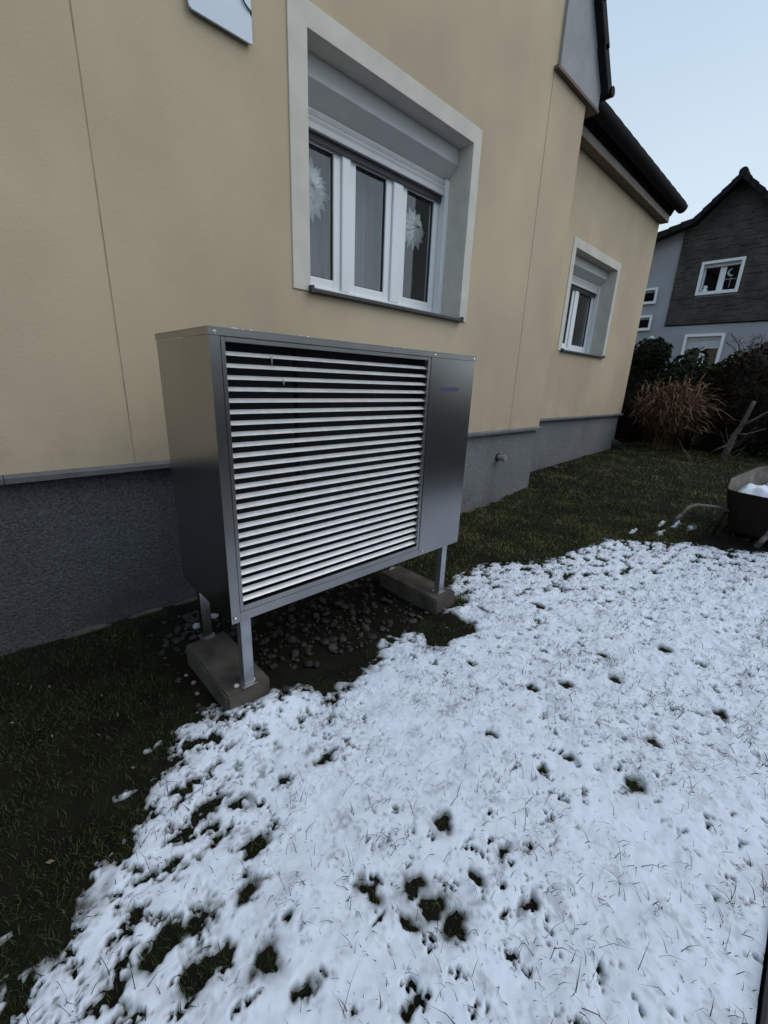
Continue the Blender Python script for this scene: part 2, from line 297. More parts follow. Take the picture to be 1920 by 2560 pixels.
def snow_z(x, y, f):
    fp = np.clip(f, 0, None)
    th = 0.017 * (1 - np.exp(-fp * 1.3)) + 0.002
    far = np.clip((x - 1.6) / 1.5, 0, 1)
    lump = 0.006 * pn(x, y, 0.13, 12) + (0.0026 + 0.004 * far) * pn(x, y, 0.05, 13) + (0.0012 + .0025 * far) * pn(x, y, 0.02, 14)
    return gz(x, y) + np.where(f > 0, th + lump * np.clip(fp * 1.5, 0, 1), 0.003 + f * 0.03)

# ------------------------------------------------------------------ ground
def axis(segs):
    a = []
    for x0, x1, n in segs: a += list(np.linspace(x0, x1, n, endpoint=False))
    a.append(segs[-1][1]); return np.array(a)
def grid(xs, ys, zf):
    X, Y = np.meshgrid(xs, ys, indexing='ij'); Z = zf(X, Y); nx, ny = X.shape
    V = np.stack([X, Y, Z], -1).reshape(-1, 3); i = np.arange(nx - 1)[:, None] * ny + np.arange(ny - 1)[None, :]
    Q = np.stack([i, i + ny, i + ny + 1, i + 1], -1).reshape(-1, 4); return V, Q, X, Y
xs = axis([(-400, -60, 6), (-60, -8, 10), (-8, -1.5, 40), (-1.5, 6, 500), (6, 13, 150), (13, 60, 20), (60, 400, 6)])
ys = axis([(-400, -60, 6), (-60, -8, 12), (-8, -3, 30), (-3, 0.5, 230), (0.5, 8, 20), (8, 60, 10), (60, 400, 6)])
V, Q, X, Y = grid(xs, ys, gz)
M['ground'] = mat('wet_winter_lawn_soil', (0.012, 0.013, 0.006), 0.95, n=(9, 1.0, 8), col2=(0.006, 0.005, 0.0035), bump=(90, 0.9, 0.012), spec=0.15)
g = npmesh('ground', V, quads=Q, m=M['ground'], smooth=True); tag(g, kind='structure')

# snow sheet
xs = axis([(-2.0, -0.9, 50), (-0.9, 2.2, 520), (2.2, 3.4, 120), (3.4, 5.4, 130), (5.4, 9.0, 60)])
ys = axis([(-2.705, -0.8, 330)])
V, Q, X, Y = grid(xs, ys, lambda x, y: x * 0)
Fv_ = snow_f(X, Y); Z = snow_z(X, Y, Fv_); V[:, 2] = Z.ravel()
ff = Fv_.ravel(); keep = (ff[Q].max(axis=1) > -0.12)
Q = Q[keep]; used = np.unique(Q); rm = np.full(len(V), -1); rm[used] = np.arange(len(used)); V = V[used]; Q = rm[Q]; fx = ff[used]
thin = np.clip(1 - fx / 1.15, 0, 1) ** 1.35 * 0.98
tl = np.clip((1.0 - V[:, 0]) / .7, 0, 1) * np.clip(1.4 - (V[:, 1] + 1.1) / -.9, .2, 1)
thin = np.maximum(thin, np.clip(pn(V[:, 0], V[:, 1], 0.05, 21) * 1.6 + .8 * pn(V[:, 0], V[:, 1], 0.016, 35) - 0.32 + .48 * tl, 0, 0.62) * np.clip(1.35 - fx, 0.15, 1))
thin = np.maximum(thin, np.clip(.9 * pn(V[:, 0], V[:, 1], 0.07, 22) + 0.8 * pn(V[:, 0], V[:, 1], 0.016, 23) - 0.22, 0, 0.45) * (.6 + .6 * pn(V[:, 0], V[:, 1], .5, 33)))
ms = mat('thin_wet_snow', (0.71, 0.77, 0.87), 0.7, n=(40, 0.40, 6), col2=(0.61, 0.67, 0.77), bump=(170, 0.3, 0.003), attr=('thin', (0.085, 0.09, 0.075)), spec=0.25)
bs = ms.node_tree.nodes['Principled BSDF']; bs.inputs['Subsurface Weight'].default_value = 0.0
sn = npmesh('snow', V, quads=Q, m=ms, smooth=True, attrs={'thin': thin}); tag(sn, 'thin patchy melting snow with dark holes lying on the lawn', 'snow', kind='stuff')
# path behind the camera
tag(MB().box(-14, 9, -4.6, -2.79, -0.06, 0.004).build('path', M['paving']), kind='structure')
k = thing('kerb', (1.2, -2.75, 0), 'dark wet edging kerb at the lower right corner beside the snow', 'kerb')
for i in range(-8, 9):
    MB().box(i * 1.0 + 0.203, i * 1.0 + 1.197, -2.785, -2.712, -0.12, 0.035).build('edging_stone', M['kerb'], k, bevel=0.006)

# ------------------------------------------------------------------ grass
def blades(n, x, y, z, h, w, lean, seed=0):
    """three-face blades, numpy"""
    a = rng.random(n) * 2 * np.pi; dx, dy = np.cos(a), np.sin(a); t = rng.random(n) * 2 * np.pi; wx, wy = np.cos(t) * w / 2, np.sin(t) * w / 2
    V = np.zeros((n, 5, 3)); L = h * lean
    V[:, 0] = np.stack([x - wx, y - wy, z], -1); V[:, 1] = np.stack([x + wx, y + wy, z], -1)
    V[:, 2] = np.stack([x + dx * L * .35 + wx * .8, y + dy * L * .35 + wy * .8, z + h * .6], -1)
    V[:, 3] = np.stack([x + dx * L * .35 - wx * .8, y + dy * L * .35 - wy * .8, z + h * .6], -1)
    V[:, 4] = np.stack([x + dx * L, y + dy * L, z + h * np.clip(1 - 0.25 * lean, .55, 1)], -1)
    b = np.arange(n)[:, None] * 5; Q = np.concatenate([b, b + 1, b + 2, b + 3], 1); T = np.concatenate([b + 3, b + 2, b + 4], 1)
    return V.reshape(-1, 3), T, Q
def merge(parts):
    Vs, Ts, Qs, A, c = [], [], [], [], 0
    for V, T, Q, a in parts: Vs.append(V); Ts.append(T + c); Qs.append(Q + c); A.append(a); c += len(V)
    return np.concatenate(Vs), np.concatenate(Ts), np.concatenate(Qs), np.concatenate(A)
def scatter(n, x0, x1, y0, y1): return x0 + rng.random(n) * (x1 - x0), y0 + rng.random(n) * (y1 - y0)
def inbox(x, y, x0, x1, y0, y1): return (x > x0) & (x < x1) & (y > y0) & (y < y1)
def lawn(n, x0, x1, y0, y1, hs, ws, lean, onsnow=False):
    x, y = scatter(n, x0, x1, y0, y1)
    f = snow_f(x, y); ok = (f < 0.12) if not onsnow else (f > 0.1)
    ok &= ~inbox(x, y, .50, .75, -1.13, -.60) & ~inbox(x, y, 1.79, 2.02, -1.12, -.60)
    # gravel bed under the machine
    gr = inbox(x, y, .42, 1.80, -1.12 , -.1) & (y > -1.06 + 0.12 * pn(x, y, .3, 40) - 0.1 * (x < 1.2)); ok &= ~(gr & (rng.random(n) < .985))
    ok &= ~((y > 0.37) | ((x < 5.03) & (y > 0.02)))
    ok &= rng.random(n) < np.clip(0.75 + 0.9 * pn(x, y, .25, 41), .25, 1)
    x, y = x[ok], y[ok]; m = len(x)
    V, T, Q = blades(m, x, y, gz(x, y) - .003, hs[0] + rng.random(m) ** 1.6 * (hs[1] - hs[0]), ws[0] + rng.random(m) * (ws[1] - ws[0]), lean * (0.4 + rng.random(m)))
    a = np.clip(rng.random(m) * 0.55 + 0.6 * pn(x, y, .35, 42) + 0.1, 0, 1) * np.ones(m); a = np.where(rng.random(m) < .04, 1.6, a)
    a = a * np.clip(.2 + .8 * (x - .5) / 1.5, .2, 1.5)  # blade tint drops to the left, carrying that side's shade
    return V, T, Q, np.repeat(a, 5)
def lawn_mat():
    m = bpy.data.materials.new('winter_grass'); m.use_nodes = True; t = m.node_tree; b = t.nodes['Principled BSDF']; b.inputs['Roughness'].default_value = .6
    b.inputs['Specular IOR Level'].default_value = .25
    a = t.nodes.new('ShaderNodeAttribute'); a.attribute_name = 'tint'; r = t.nodes.new('ShaderNodeValToRGB'); t.links.new(a.outputs['Fac'], r.inputs[0])
    mp = t.nodes.new('ShaderNodeMath'); mp.operation = 'MULTIPLY'; mp.inputs[1].default_value = .6; t.links.new(a.outputs['Fac'], mp.inputs[0]); t.links.new(mp.outputs[0], r.inputs[0])
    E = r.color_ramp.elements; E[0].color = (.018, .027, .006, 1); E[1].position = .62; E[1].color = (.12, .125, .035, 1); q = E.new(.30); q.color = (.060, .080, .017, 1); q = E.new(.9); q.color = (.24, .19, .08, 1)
    t.links.new(r.outputs[0], b.inputs['Base Color']); return m
M['grass'] = lawn_mat()
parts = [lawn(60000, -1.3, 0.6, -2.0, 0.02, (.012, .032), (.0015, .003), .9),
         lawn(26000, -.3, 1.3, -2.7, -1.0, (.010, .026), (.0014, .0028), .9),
         lawn(9000, 1.2, 2.2, -2.7, -.8, (.010, .026), (.002, .003), .9),
         lawn(60000, 1.9, 5.0, -1.9, 0.02, (.014, .034), (.0025, .0045), .9),
         lawn(42000, 4.8, 10.4, -3.4, 0.38, (.02, .045), (.004, .008), .9),
         lawn(16000, -3.5, -1.2, -2.7, 0.02, (.02, .04), (.003, .004), .9),
         lawn(12000, 5, 12, -9, -3.2, (.03, .05), (.008, .012), .9)]
V, T, Q, A = merge(parts)
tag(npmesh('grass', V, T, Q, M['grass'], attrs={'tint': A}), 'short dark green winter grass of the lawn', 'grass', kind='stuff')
# single blades standing through the snow
def snow_blades(n, x0, x1, y0, y1, hs, w, clump):
    x, y = scatter(n, x0, x1, y0, y1)
    if clump:
        cx, cy = scatter(n // 5, x0, x1, y0, y1); i = rng.integers(0, len(cx), n); s = rng.random(n) * .03
        x = cx[i] + rng.normal(0, .012, n); y = cy[i] + rng.normal(0, .012, n)
    f = snow_f(x, y); ok = (f > .05) & (rng.random(n) < np.clip(.7 + pn(x, y, .3, 50), .2, 1)); x, y = x[ok], y[ok]; m = len(x)
    V, T, Q = blades(m, x, y, snow_z(x, y, f[ok]) - .004, hs[0] + rng.random(m) ** 2.2 * (hs[1] - hs[0]), w * (.6 + rng.random(m) * .8), .3 + rng.random(m) * 1.8)
    return V, T, Q, np.repeat(rng.random(m), 5)
parts = [snow_blades(8000, -.4, 2.2, -2.7, -1.0, (.006, .045), .0018, False), snow_blades(3600, -.4, 2.2, -2.7, -1.0, (.008, .065), .0018, True),
         snow_blades(6500, 2.0, 5, -2.7, -.8, (.008, .04), .0028, False), snow_blades(3000, 1.5, 5, -2.7, -.8, (.012, .05), .0024, True)]
V, T, Q, A = merge(parts)
mg = mat('dark_blade', (.020, .024, .022), .8, n=(50, .8), col2=(.010, .012, .012), spec=.1)
tag(npmesh('grass_blades', V, T, Q, mg, attrs={'tint': A}), 'single dark grass blades poking up through the snow', 'grass', kind='stuff')

# ------------------------------------------------------------------ house
H = thing('house', (2.0, 0.5, 0), 'tan rendered house with dark grey plinth, two roller shutter windows and a lower extension', 'house')
def wall_face(mb, rb, x0, x1, z0, z1, y, holes, depth):
    """front face with openings; reveals go to rb"""
    xs = sorted({x0, x1, *[h[0] for h in holes], *[h[1] for h in holes]}); zs = sorted({z0, z1, *[h[2] for h in holes], *[h[3] for h in holes]})
    for i in range(len(xs) - 1):
        for j in range(len(zs) - 1):
            cx, cz = (xs[i] + xs[i + 1]) / 2, (zs[j] + zs[j + 1]) / 2
            if any(h[0] < cx < h[1] and h[2] < cz < h[3] for h in holes): continue
            mb.face([(xs[i], y, zs[j]), (xs[i + 1], y, zs[j]), (xs[i + 1], y, zs[j + 1]), (xs[i], y, zs[j + 1])])
    for a, b, c, d in holes:
        y1 = y + depth; yf = y
        rb.face([(a, yf, c), (a, y1, c), (a, y1, d), (a, yf, d)]); rb.face([(b, yf, c), (b, yf, d), (b, y1, d), (b, y1, c)])
        rb.face([(a, yf, d), (a, y1, d), (b, y1, d), (b, yf, d)]); rb.face([(a, yf, c), (b, yf, c), (b, y1, c), (a, y1, c)])
GX, GZ, GS = 5.25, 4.283, 1.26             # verge foot and slope
W1 = (1.681, 3.236, 1.895, 3.178); W2 = (6.09, 7.60, 1.862, 3.117)
mb, rb = MB(), MB()
wall_face(mb, rb, -6, 0.5565, 0.89, 4.10, 0, [], 0)
wall_face(mb, rb, 0.5635, 4.3265, 0.89, 4.10, 0, [W1], 0.27)
wall_face(mb, rb, 4.3335, 5.027, 0.89, 4.10, 0, [], 0)
ZR = GZ + (GX + 0.6) * GS
mb.face([(0.5635, 0, 4.10), (4.38, 0, 4.10), (4.38, 0, GZ + (GX - 4.38) * GS), (0.5635, 0, GZ + (GX - .5635) * GS)])
mb.face([(-6, 0, 4.10), (0.5565, 0, 4.10), (0.5565, 0, GZ + (GX - .5565) * GS), (-.6, 0, ZR), (-6, 0, 4.4)])
mb.face([(5.027, 0, .89), (5.027, 9, .89), (5.027, 9, 4.1), (5.027, 0, 4.1)])
mb.build('wall', M['tan'], H, label='tan gable wall'); rb.build('window_reveal', M['trim'], H)
MB().box(0.55, 0.57, 0.003, 0.02, .89, 8).build('expansion_joint', M['joint'], H); MB().box(4.32, 4.34, 0.003, 0.02, .89, 4.1).build('expansion_joint', M['joint'], H)
mb, rb = MB(), MB()
wall_face(mb, rb, 5.0275, 9.05, 0.93, 4.12, 0.375, [W2], 0.27)
mb.face([(9.05, .375, .93), (9.05, 8, .93), (9.05, 8, 4.12), (9.05, .375, 4.12)])
mb.build('wall', M['tan'], H, label='set back tan wall of the extension'); rb.build('window_reveal', M['trim'], H)
# raised light surrounds
def surround(o, y, wl, wr, wt):
    x0, x1, z0, z1 = o; m = MB()
    m.prism([(x0 - wl, z0 - .012), (x0, z0 - .012), (x0, z1), (x1, z1), (x1, z0 - .012), (x1 + wr, z0 - .012), (x1 + wr, z1 + wt), (x0 - wl, z1 + wt)], 'y', y - .009, y + .002)
    m.build('window_surround', M['trim'], H, bevel=.003)
surround(W1, 0, .124, .101, .116); surround(W2, .375, .104, .09, .11)
# plinths and drip flashings
mb = MB(); mb.box(-6, 1.3, 0.022, .3, -.3, .888).build('plinth', M['plinth'], H); MB().box(1.3005, 5.012, 0.022, .3, -.3, .888).build('plinth', M['plinth2'], H, label='smooth plinth right of the heat pump, brighter light partly in its colour')  # same plinth split behind the pump; lighter copy partly holds brighter light
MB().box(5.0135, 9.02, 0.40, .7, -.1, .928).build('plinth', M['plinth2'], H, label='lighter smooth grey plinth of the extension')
def flashing(x0, x1, y, z):
    for a, b in ((x0, (x0 + x1) / 2 - .0015), ((x0 + x1) / 2 + .0015, x1)):
        MB().prism([(y + .03, z + .001), (y - .001, z + .001), (y - .034, z - .012), (y - .034, z - .036), (y - .028, z - .036), (y - .028, z - .016), (y + .03, z - .006)], 'x', a, b).build('drip_flashing', M['flash'], H)
flashing(-5.0, 5.06, 0, .889); flashing(5.062, 9.09, .375, .929)
# grey gable box with brown ledge, eaves box
zt = 9.0
MB().prism([(4.38, 4.112), (GX, 4.112), (GX, GZ), (GX - (zt - GZ) / GS, zt), (GX - (zt - GZ) / GS - .9, zt), (4.38, GZ + (GX - 4.38) * GS - .35)], 'y', -.028, .12).build('gable_panel', M['cladding'], H, bevel=.003)
MB().box(4.32, GX - .01, -.045, .09, 4.085, 4.111).box(5.03, GX - .01, .09, 4, 4.085, 4.111).build('gable_ledge', M['ledge'], H)
MB().box(5.03, GX, .12, 6, 4.112, 4.26).build('eaves_box', M['cladding'], H)
# main roof: two slopes, verge tiles stepping up the gable
rf = MB()
c, s_ = math.cos(math.atan(GS)), math.sin(math.atan(GS))
def onroof(t, n): return (GX + .03 - t * c + n * s_, GZ + .0 + t * s_ + n * c)
rf.prism([onroof(-.05, 0), onroof(9.3, 0), onroof(9.3, .07), onroof(-.05, .07)], 'y', -.06, 9)
rf.prism([(-.6, ZR + .0), (-7, ZR - 6.4 * GS), (-7, ZR - 6.4 * GS + .1), (-.6, ZR + .12)], 'y', -.06, 9)
R_ = rf.build('roof', M['tile'], H)
for i in range(11):
    a, b = onroof(i * .33 - .06, .0), onroof(i * .33 + .30, -.015)
    cpt = [onroof(i * .33 - .06, .055), onroof(i * .33 + .32, .03), onroof(i * .33 + .32, -.065), onroof(i * .33 - .06, -.045)]
    MB().prism([(p[0], p[1] + .03) for p in cpt], 'y', -.10, .02).build('verge_tile', M['tile'], R_, bevel=.006)
MB().tube([(GX + .085, -.12, GZ - .005), (GX + .085, 6, GZ - .005)], .045, 10).build('gutter', M['dark'], H)
# extension eaves
MB().prism([(.25, 4.10), (.372, 4.10), (.372, 4.19), (.25, 4.19)], 'x', 5.28, 9.09).build('eaves_board', M['cornice'], H, bevel=.004)
MB().box(5.28, 9.09, .252, .374, 4.092, 4.0995).build('eaves_soffit', M['soffit'], H)
MB().prism([(.35, 4.192), (.245, 4.192), (.19, 4.30), (.08, 4.335), (-.02, 4.345), (5.0, 8.2), (5.0, 8.3), (-.03, 4.39), (-.04, 4.35), (.06, 4.31), (.17, 4.25)][:3] + [(.07, 4.31), (.35, 4.5)], 'x', 5.27, 9.12).build('fascia', M['dark'], H)
pr = [(.115 + .085 * math.cos(t), 4.315 + .085 * math.sin(t) * 1.15) for t in np.linspace(math.pi, 2 * math.pi, 13)]
pr += [(.115 + .075 * math.cos(t), 4.315 + .075 * math.sin(t) * 1.15) for t in np.linspace(2 * math.pi, math.pi, 13)]
gt = MB().prism(pr, 'x', 5.3, 9.17).prism([(.115 + .08 * math.cos(t), 4.313 + .08 * math.sin(t) * 1.15) for t in np.linspace(math.pi, 2 * math.pi, 13)], 'x', 9.150, 9.169).build('gutter', M['dark'], H)
rr2 = MB().prism([(.10, 4.335), (.10, 4.36), (5.1, 8.4), (5.1, 8.33)], 'x', 5.27, 9.14).build('roof', M['tile'], H, label='dark tiled roof of the extension')
for i in range(13):
    x = 5.29 + i * .295
    MB().prism([(x + q, 4.340 + .005 * math.sin(math.pi * q / .285)) for q in np.linspace(0, .285, 6)] + [(x + .285, 4.335), (x, 4.335)], 'y', .045, .09).build('eaves_tile', M['tile'], rr2)

# windows --------------------------------------------------------------
def window(o, y, parent, mulls, handle=True):
    x0, x1, z0, z1 = o; yf = y + .255
    w = MB().box(x0 + .001, x0 + .045, yf, yf + .07, z0 + .02, z1 - .2).box(x1 - .045, x1 - .001, yf, yf + .07, z0 + .02, z1 - .2)
    w.box(x0 + .0455, x1 - .0455, yf, yf + .07, z0 + .02, z0 + .085).box(x0 + .0455, x1 - .0455, yf + .02, yf + .07, z1 - .30, z1 - .2)
    for a, b in mulls: w.box(a, b, yf, yf + .07, z0 + .0855, z1 - .3005)
    W_ = w.build('window', M['pvc'], parent, bevel=.003)
    edges = [x0 + .045] + [v for m_ in mulls for v in m_] + [x1 - .045]
    zb, zt = z0 + .0855, z1 - .3005
    for i in range(0, len(edges), 2):
        a, b = edges[i] + .002, edges[i + 1] - .002; t = .062; ys_ = yf + .018
        s = MB().box(a, a + t, ys_, ys_ + .05, zb, zt).box(b - t, b, ys_, ys_ + .05, zb, zt).box(a + t, b - t, ys_, ys_ + .05, zb, zb + t).box(a + t, b - t, ys_, ys_ + .05, zt - t, zt)
        s.build('sash', M['pvc'], W_, bevel=.004)
        q = .007; MB().box(a + t, a + t + q, ys_ + .012, ys_ + .03, zb + t, zt - t).box(b - t - q, b - t, ys_ + .012, ys_ + .03, zb + t, zt - t).box(a + t + q, b - t - q, ys_ + .012, ys_ + .03, zb + t, zb + t + q).box(a + t + q, b - t - q, ys_ + .012, ys_ + .03, zt - t - q, zt - t).build('seal_or_dark_gap', M['rubber'], W_)
        MB().box(a + t + q, b - t - q, ys_ + .020, ys_ + .024, zb + t + q, zt - t - q).build('pane', M['glass'], W_)
    # shutter: box, guide rails, lowered slats, end bar
    B_ = MB().prism([(y + .13, z1 - .001), (y + .26, z1 - .001), (y + .26, z1 - .20), (y + .235, z1 - .20), (y + .13, z1 - .115)], 'x', x0 + .002, x1 - .002).build('shutter_box', M['shut'], parent, bevel=.003)
    MB().box(x0 + .002, x0 + .052, y + .205, y + .253, z0 + .012, z1 - .203).build('guide_rail', M['pvc'], B_, bevel=.002)
    MB().box(x1 - .052, x1 - .002, y + .205, y + .253, z0 + .012, z1 - .203).build('guide_rail', M['pvc'], B_, bevel=.002)
    for i in range(2):
        zz = z1 - .203 - i * .037
        MB().prism([(y + .225, zz - .036), (y + .220, zz - .018), (y + .225, zz - .001), (y + .237, zz - .001), (y + .237, zz - .036)], 'x', x0 + .054, x1 - .054).build('slat', M['shut'], B_)
    MB().box(x0 + .054, x1 - .054, y + .216, y + .24, z1 - .315, z1 - .279).build('end_bar', M['shutlight'], B_, bevel=.003)
    MB().box(x0 + .054, x1 - .054, y + .244, y + .252, z1 - .36, z1 - .318).build('seal_or_dark_gap', M['rubber'], B_)  # black strip standing in for the unlit gap below the end bar
    return W_
w1 = window(W1, 0, H, [(2.135, 2.205), (2.635, 2.735)])
w1['label'] = 'three pane white window above the heat pump'
w2 = window(W2, .375, H, [(6.845, 6.945)])
w2['label'] = 'two pane white window in the extension'
def sill(o, y):
    x0, x1, z0, z1 = o
    MB().prism([(y - .042, z0 - .018), (y - .042, z0 + .006), (y + .26, z0 + .02), (y + .26, z0 - .018)], 'x', x0 - .012, x1 + .012).build('sill', M['sill'], H, bevel=.003)
    MB().box(x0 - .015, x0 + .004, y - .047, y - .0095, z0 - .022, z0 + .02).build('sill_end', M['sill'], H); MB().box(x1 - .004, x1 + .015, y - .047, y - .0095, z0 - .022, z0 + .02).build('sill_end', M['sill'], H)
sill(W1, 0); sill(W2, .375)
# dark rooms behind the glass
def room(x0, x1, y0, y1, z0, z1):
    m = MB(); m.face([(x0, y1, z0), (x1, y1, z0), (x1, y1, z1), (x0, y1, z1)]); m.face([(x0, y0, z0), (x0, y1, z0), (x0, y1, z1), (x0, y0, z1)])
    m.face([(x1, y0, z0), (x1, y1, z0), (x1, y1, z1), (x1, y0, z1)]); m.face([(x0, y0, z0), (x1, y0, z0), (x1, y1, z0), (x0, y1, z0)]); m.face([(x0, y0, z1), (x1, y0, z1), (x1, y1, z1), (x0, y1, z1)])
    m.face([(x0, y0, z0), (x1, y0, z0), (x1, y0, z0 + .5), (x0, y0, z0 + .5)])
    m.build('room_interior', M['room'], H)
room(1.2, 4.4, .34, 3.2, 1.2, 3.5); room(5.6, 8.4, .72, 3.4, 1.2, 3.5)
# curtains
def curtain(x0, x1, y, z0, z1, label, amp=.018, per=.09):
    xs_ = np.linspace(x0, x1, max(8, int((x1 - x0) / .008))); n = len(xs_)
    yy = y + amp * np.sin(xs_ / per * 2 * np.pi + 1.5 * np.sin(xs_ * 9)); V = []
    for zz in (z0, z1):
        for k_ in (0, .002): V += [(a, b + k_, zz) for a, b in zip(xs_, yy)]
    V = np.array(V); i = np.arange(n - 1)
    Q = np.concatenate([np.stack([i, i + 1, i + 1 + 2 * n, i + 2 * n], -1), np.stack([i + n, i + 1 + n, i + 1 + 3 * n, i + 3 * n], -1)])
    o = npmesh('curtain', V, quads=Q, m=M['curtain'], smooth=True); return tag(o, label, 'curtain')
curtain(1.5, 2.99, .47, 1.75, 3.3, 'sheer grey curtain drawn across the left and middle panes of the large window')
curtain(6.2, 6.62, .86, 1.75, 3.3, 'pale curtain gathered behind the left pane of the smaller window')
# paper stars
def star(c, r, label, seed):
    rnd = random.Random(seed); m = MB(); cx, cy, cz = c
    for lay, (n, rr, dy) in enumerate(((14, r, 0), (14, r * .82, -.02), (11, r * .55, -.038))):
        for i in range(n):
            t = 2 * math.pi * (i + .5 * lay) / n + rnd.uniform(-.04, .04); R = rr * rnd.uniform(.9, 1.06); h = math.pi / n * 1.05
            def P(rad, ang, d): return (cx + rad * math.cos(ang), cy + dy + d, cz + rad * math.sin(ang))
            tip = P(R, t, .012); a = P(R * .68, t - h, .008); b = P(R * .68, t + h, .008); mid = P(R * .62, t, -.022); o_ = P(.01, t, -.01 - .01 * lay)
            for tri in ((o_, a, mid), (o_, mid, b), (a, tip, mid), (mid, tip, b)): m.face(tri)
            m.face([(p[0], p[1] + .004, p[2]) for p in (o_, a, tip, b)])
    m.tube([(cx, cy + .01, cz + r * .9), (cx, cy + .01, 2.86)], .0012, 5)
    return tag(m.build('paper_star', M['paper']), label, 'paper star', 'paper stars hanging in the large window')
star((1.925, .375, 2.600), .205, 'white folded paper star behind the left pane of the large window', 1)
star((2.985, .375, 2.605), .165, 'white folded paper star half in front of the curtain behind the right pane', 2)

# pipe stub on plinth, sheet sign, cable
P_ = thing('pipe_stub', (4.19, .02, .58), 'short capped grey pipe sticking out of the plinth right of the heat pump', 'pipe')
MB().tube([(4.19, .03, .58), (4.19, -.055, .58)], .026, 16).build('pipe', M['pipe'], P_, smooth=False)
MB().tube([(4.19, -.03, .58), (4.19, -.085, .578)], [.036, .034], 16).build('cap', M['pipe'], P_, bevel=.003)
MB().tube([(4.19, .021, .58), (4.19, .012, .58)], .045, 16).build('collar', M['rubber'], P_)
prof = [(1.042, 2.944), (1.334, 2.944), (1.339, 2.949), (1.339, 3.9), (1.027, 3.9), (1.027, 2.962), (1.031, 2.95)]
sg = thing('wall_panel', (1.18, -.02, 2.95), 'pale blue sheet panel mounted on the wall at the top edge of the photo', 'panel')
MB().prism(prof, 'y', -.030, -.018).build('panel', M['board'], sg, bevel=.002)
MB().prism([(1.045, 2.952), (1.330, 2.952), (1.330, 3.9), (1.036, 3.9), (1.036, 2.965)], 'y', -.0175, -.001).build('back_frame', M['flash'], sg)
cb = MB().tube([(1.338, -.022, 3.045), (1.334, -.034, 3.070), (1.318, -.036, 3.074), (1.300, -.037, 3.085), (1.286, -.037, 3.105), (1.280, -.037, 3.16), (1.284, -.037, 3.3), (1.30, -.037, 3.6)], .0038, 8).build('cable', M['rubber'], smooth=True)
tag(cb, 'thin black cable curving over the edge of the pale wall panel', 'cable')

# ------------------------------------------------------------------ heat pump
HP = thing('heat_pump', (1.31, -.80, .1), 'stainless steel heat pump with pale horizontal slats standing on four legs by the wall', 'heat pump')
x0, x1, y0, y1, z0, z1 = .578, 2.034, -1.066, -.54, .417, 1.503
MB().box(x0, x0 + .004, y0 + .003, y1, z0 + .003, z1 - .026).build('side_panel', M['steel'], HP)
MB().box(x1 - .004, x1, y0 + .003, y1, z0 + .003, z1 - .026).build('side_panel', M['steel'], HP)
MB().box(x0, x1, y1 + .0005, y1 + .005, z0, z1 - .026).build('back_panel', M['steel'], HP)
MB().box(x0 - .003, x1 + .003, y0 - .004, y1 + .006, z1 - .004, z1).box(x0 - .003, x1 + .003, y0 - .004, y0 - .0005, z1 - .025, z1 - .0045).box(x0 - .003, x0 - .0005, y0 - .0005, y1 + .006, z1 - .025, z1 - .0045).box(x1 + .0005, x1 + .003, y0 - .0005, y1 + .006, z1 - .025, z1 - .0045).build('top_cover', M['steelf'], HP)
MB().box(x0 + .004, x1 - .004, y0 + .004, y1 - .001, z0, z0 + .004).build('base_tray', M['steelf'], HP)
MB().box(x0, x0 + .036, y0, y0 + .003, z0, z1 - .0255).build('corner_post', M['steelf'], HP)
MB().box(x0 + .0365, 1.6695, y0 + .0005, y0 + .012, z0, z0 + .040).build('bottom_rail', M['steelf'], HP, bevel=.0015)
fr = MB().box(x0 + .0385, .631, y0 + .001, y0 + .018, z0 + .0415, 1.4765).box(1.649, 1.667, y0 + .001, y0 + .018, z0 + .0415, 1.4765).box(.6315, 1.6485, y0 + .001, y0 + .018, 1.461, 1.4765).box(.6315, 1.6485, y0 + .001, y0 + .018, z0 + .0415, .482)
fr.build('louvre_frame', M['steelf'], HP, bevel=.0015)
MB().box(1.671, x1, y0, y0 + .004, z0, z1 - .0255).build('front_panel', M['steel'], HP, bevel=.001)
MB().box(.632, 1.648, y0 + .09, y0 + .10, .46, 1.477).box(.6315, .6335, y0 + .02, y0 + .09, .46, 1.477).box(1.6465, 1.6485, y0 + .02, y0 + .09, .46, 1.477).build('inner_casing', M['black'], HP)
me = bpy.data.meshes.new('slat'); dz = .0384; w_ = 1.647 - .6335
pf = [(0.002, 0.0), (0.0, 0.002), (0.0195, .0140), (0.022, .0130), (0.022, .0108), (.004, 0.0)]
sm = MB().prism(pf, 'x', 0, w_)
me.from_pydata(sm.v, [], sm.f); me.materials.append(M['slat'])
for i in range(25):
    o = bpy.data.objects.new('slat', me); S.collection.objects.link(o); o.parent = HP
    o.location = Vector((.6335, y0 + .006, 1.4185 - i * dz)) - OFF[HP.name]
MB().box(.926, .930, y0 + .0365, y0 + .07, .478, 1.46).build('slat_support', M['black'], HP)
fan = MB()
for p in ((.597, 1.487), (1.694, 1.487), (2.022, 1.487), (.592, .440), (1.694, .44)):
    MB().tube([(p[0], y0 - .004, p[1]), (p[0], y0 - .0065, p[1])], [.006, .0035], 10).build('screw', M['screw'], HP)
# faint blurred maker's print
for i, (a, b) in enumerate(((1.757, 1.774), (1.779, 1.794), (1.799, 1.818), (1.823, 1.838), (1.843, 1.861), (1.866, 1.881), (1.886, 1.905))):
    pass
MB().box(1.757, 1.905, y0 - .0012, y0 - .0004, 1.318, 1.336).build('badge', M['badge'], HP, label='faint violet print strip')
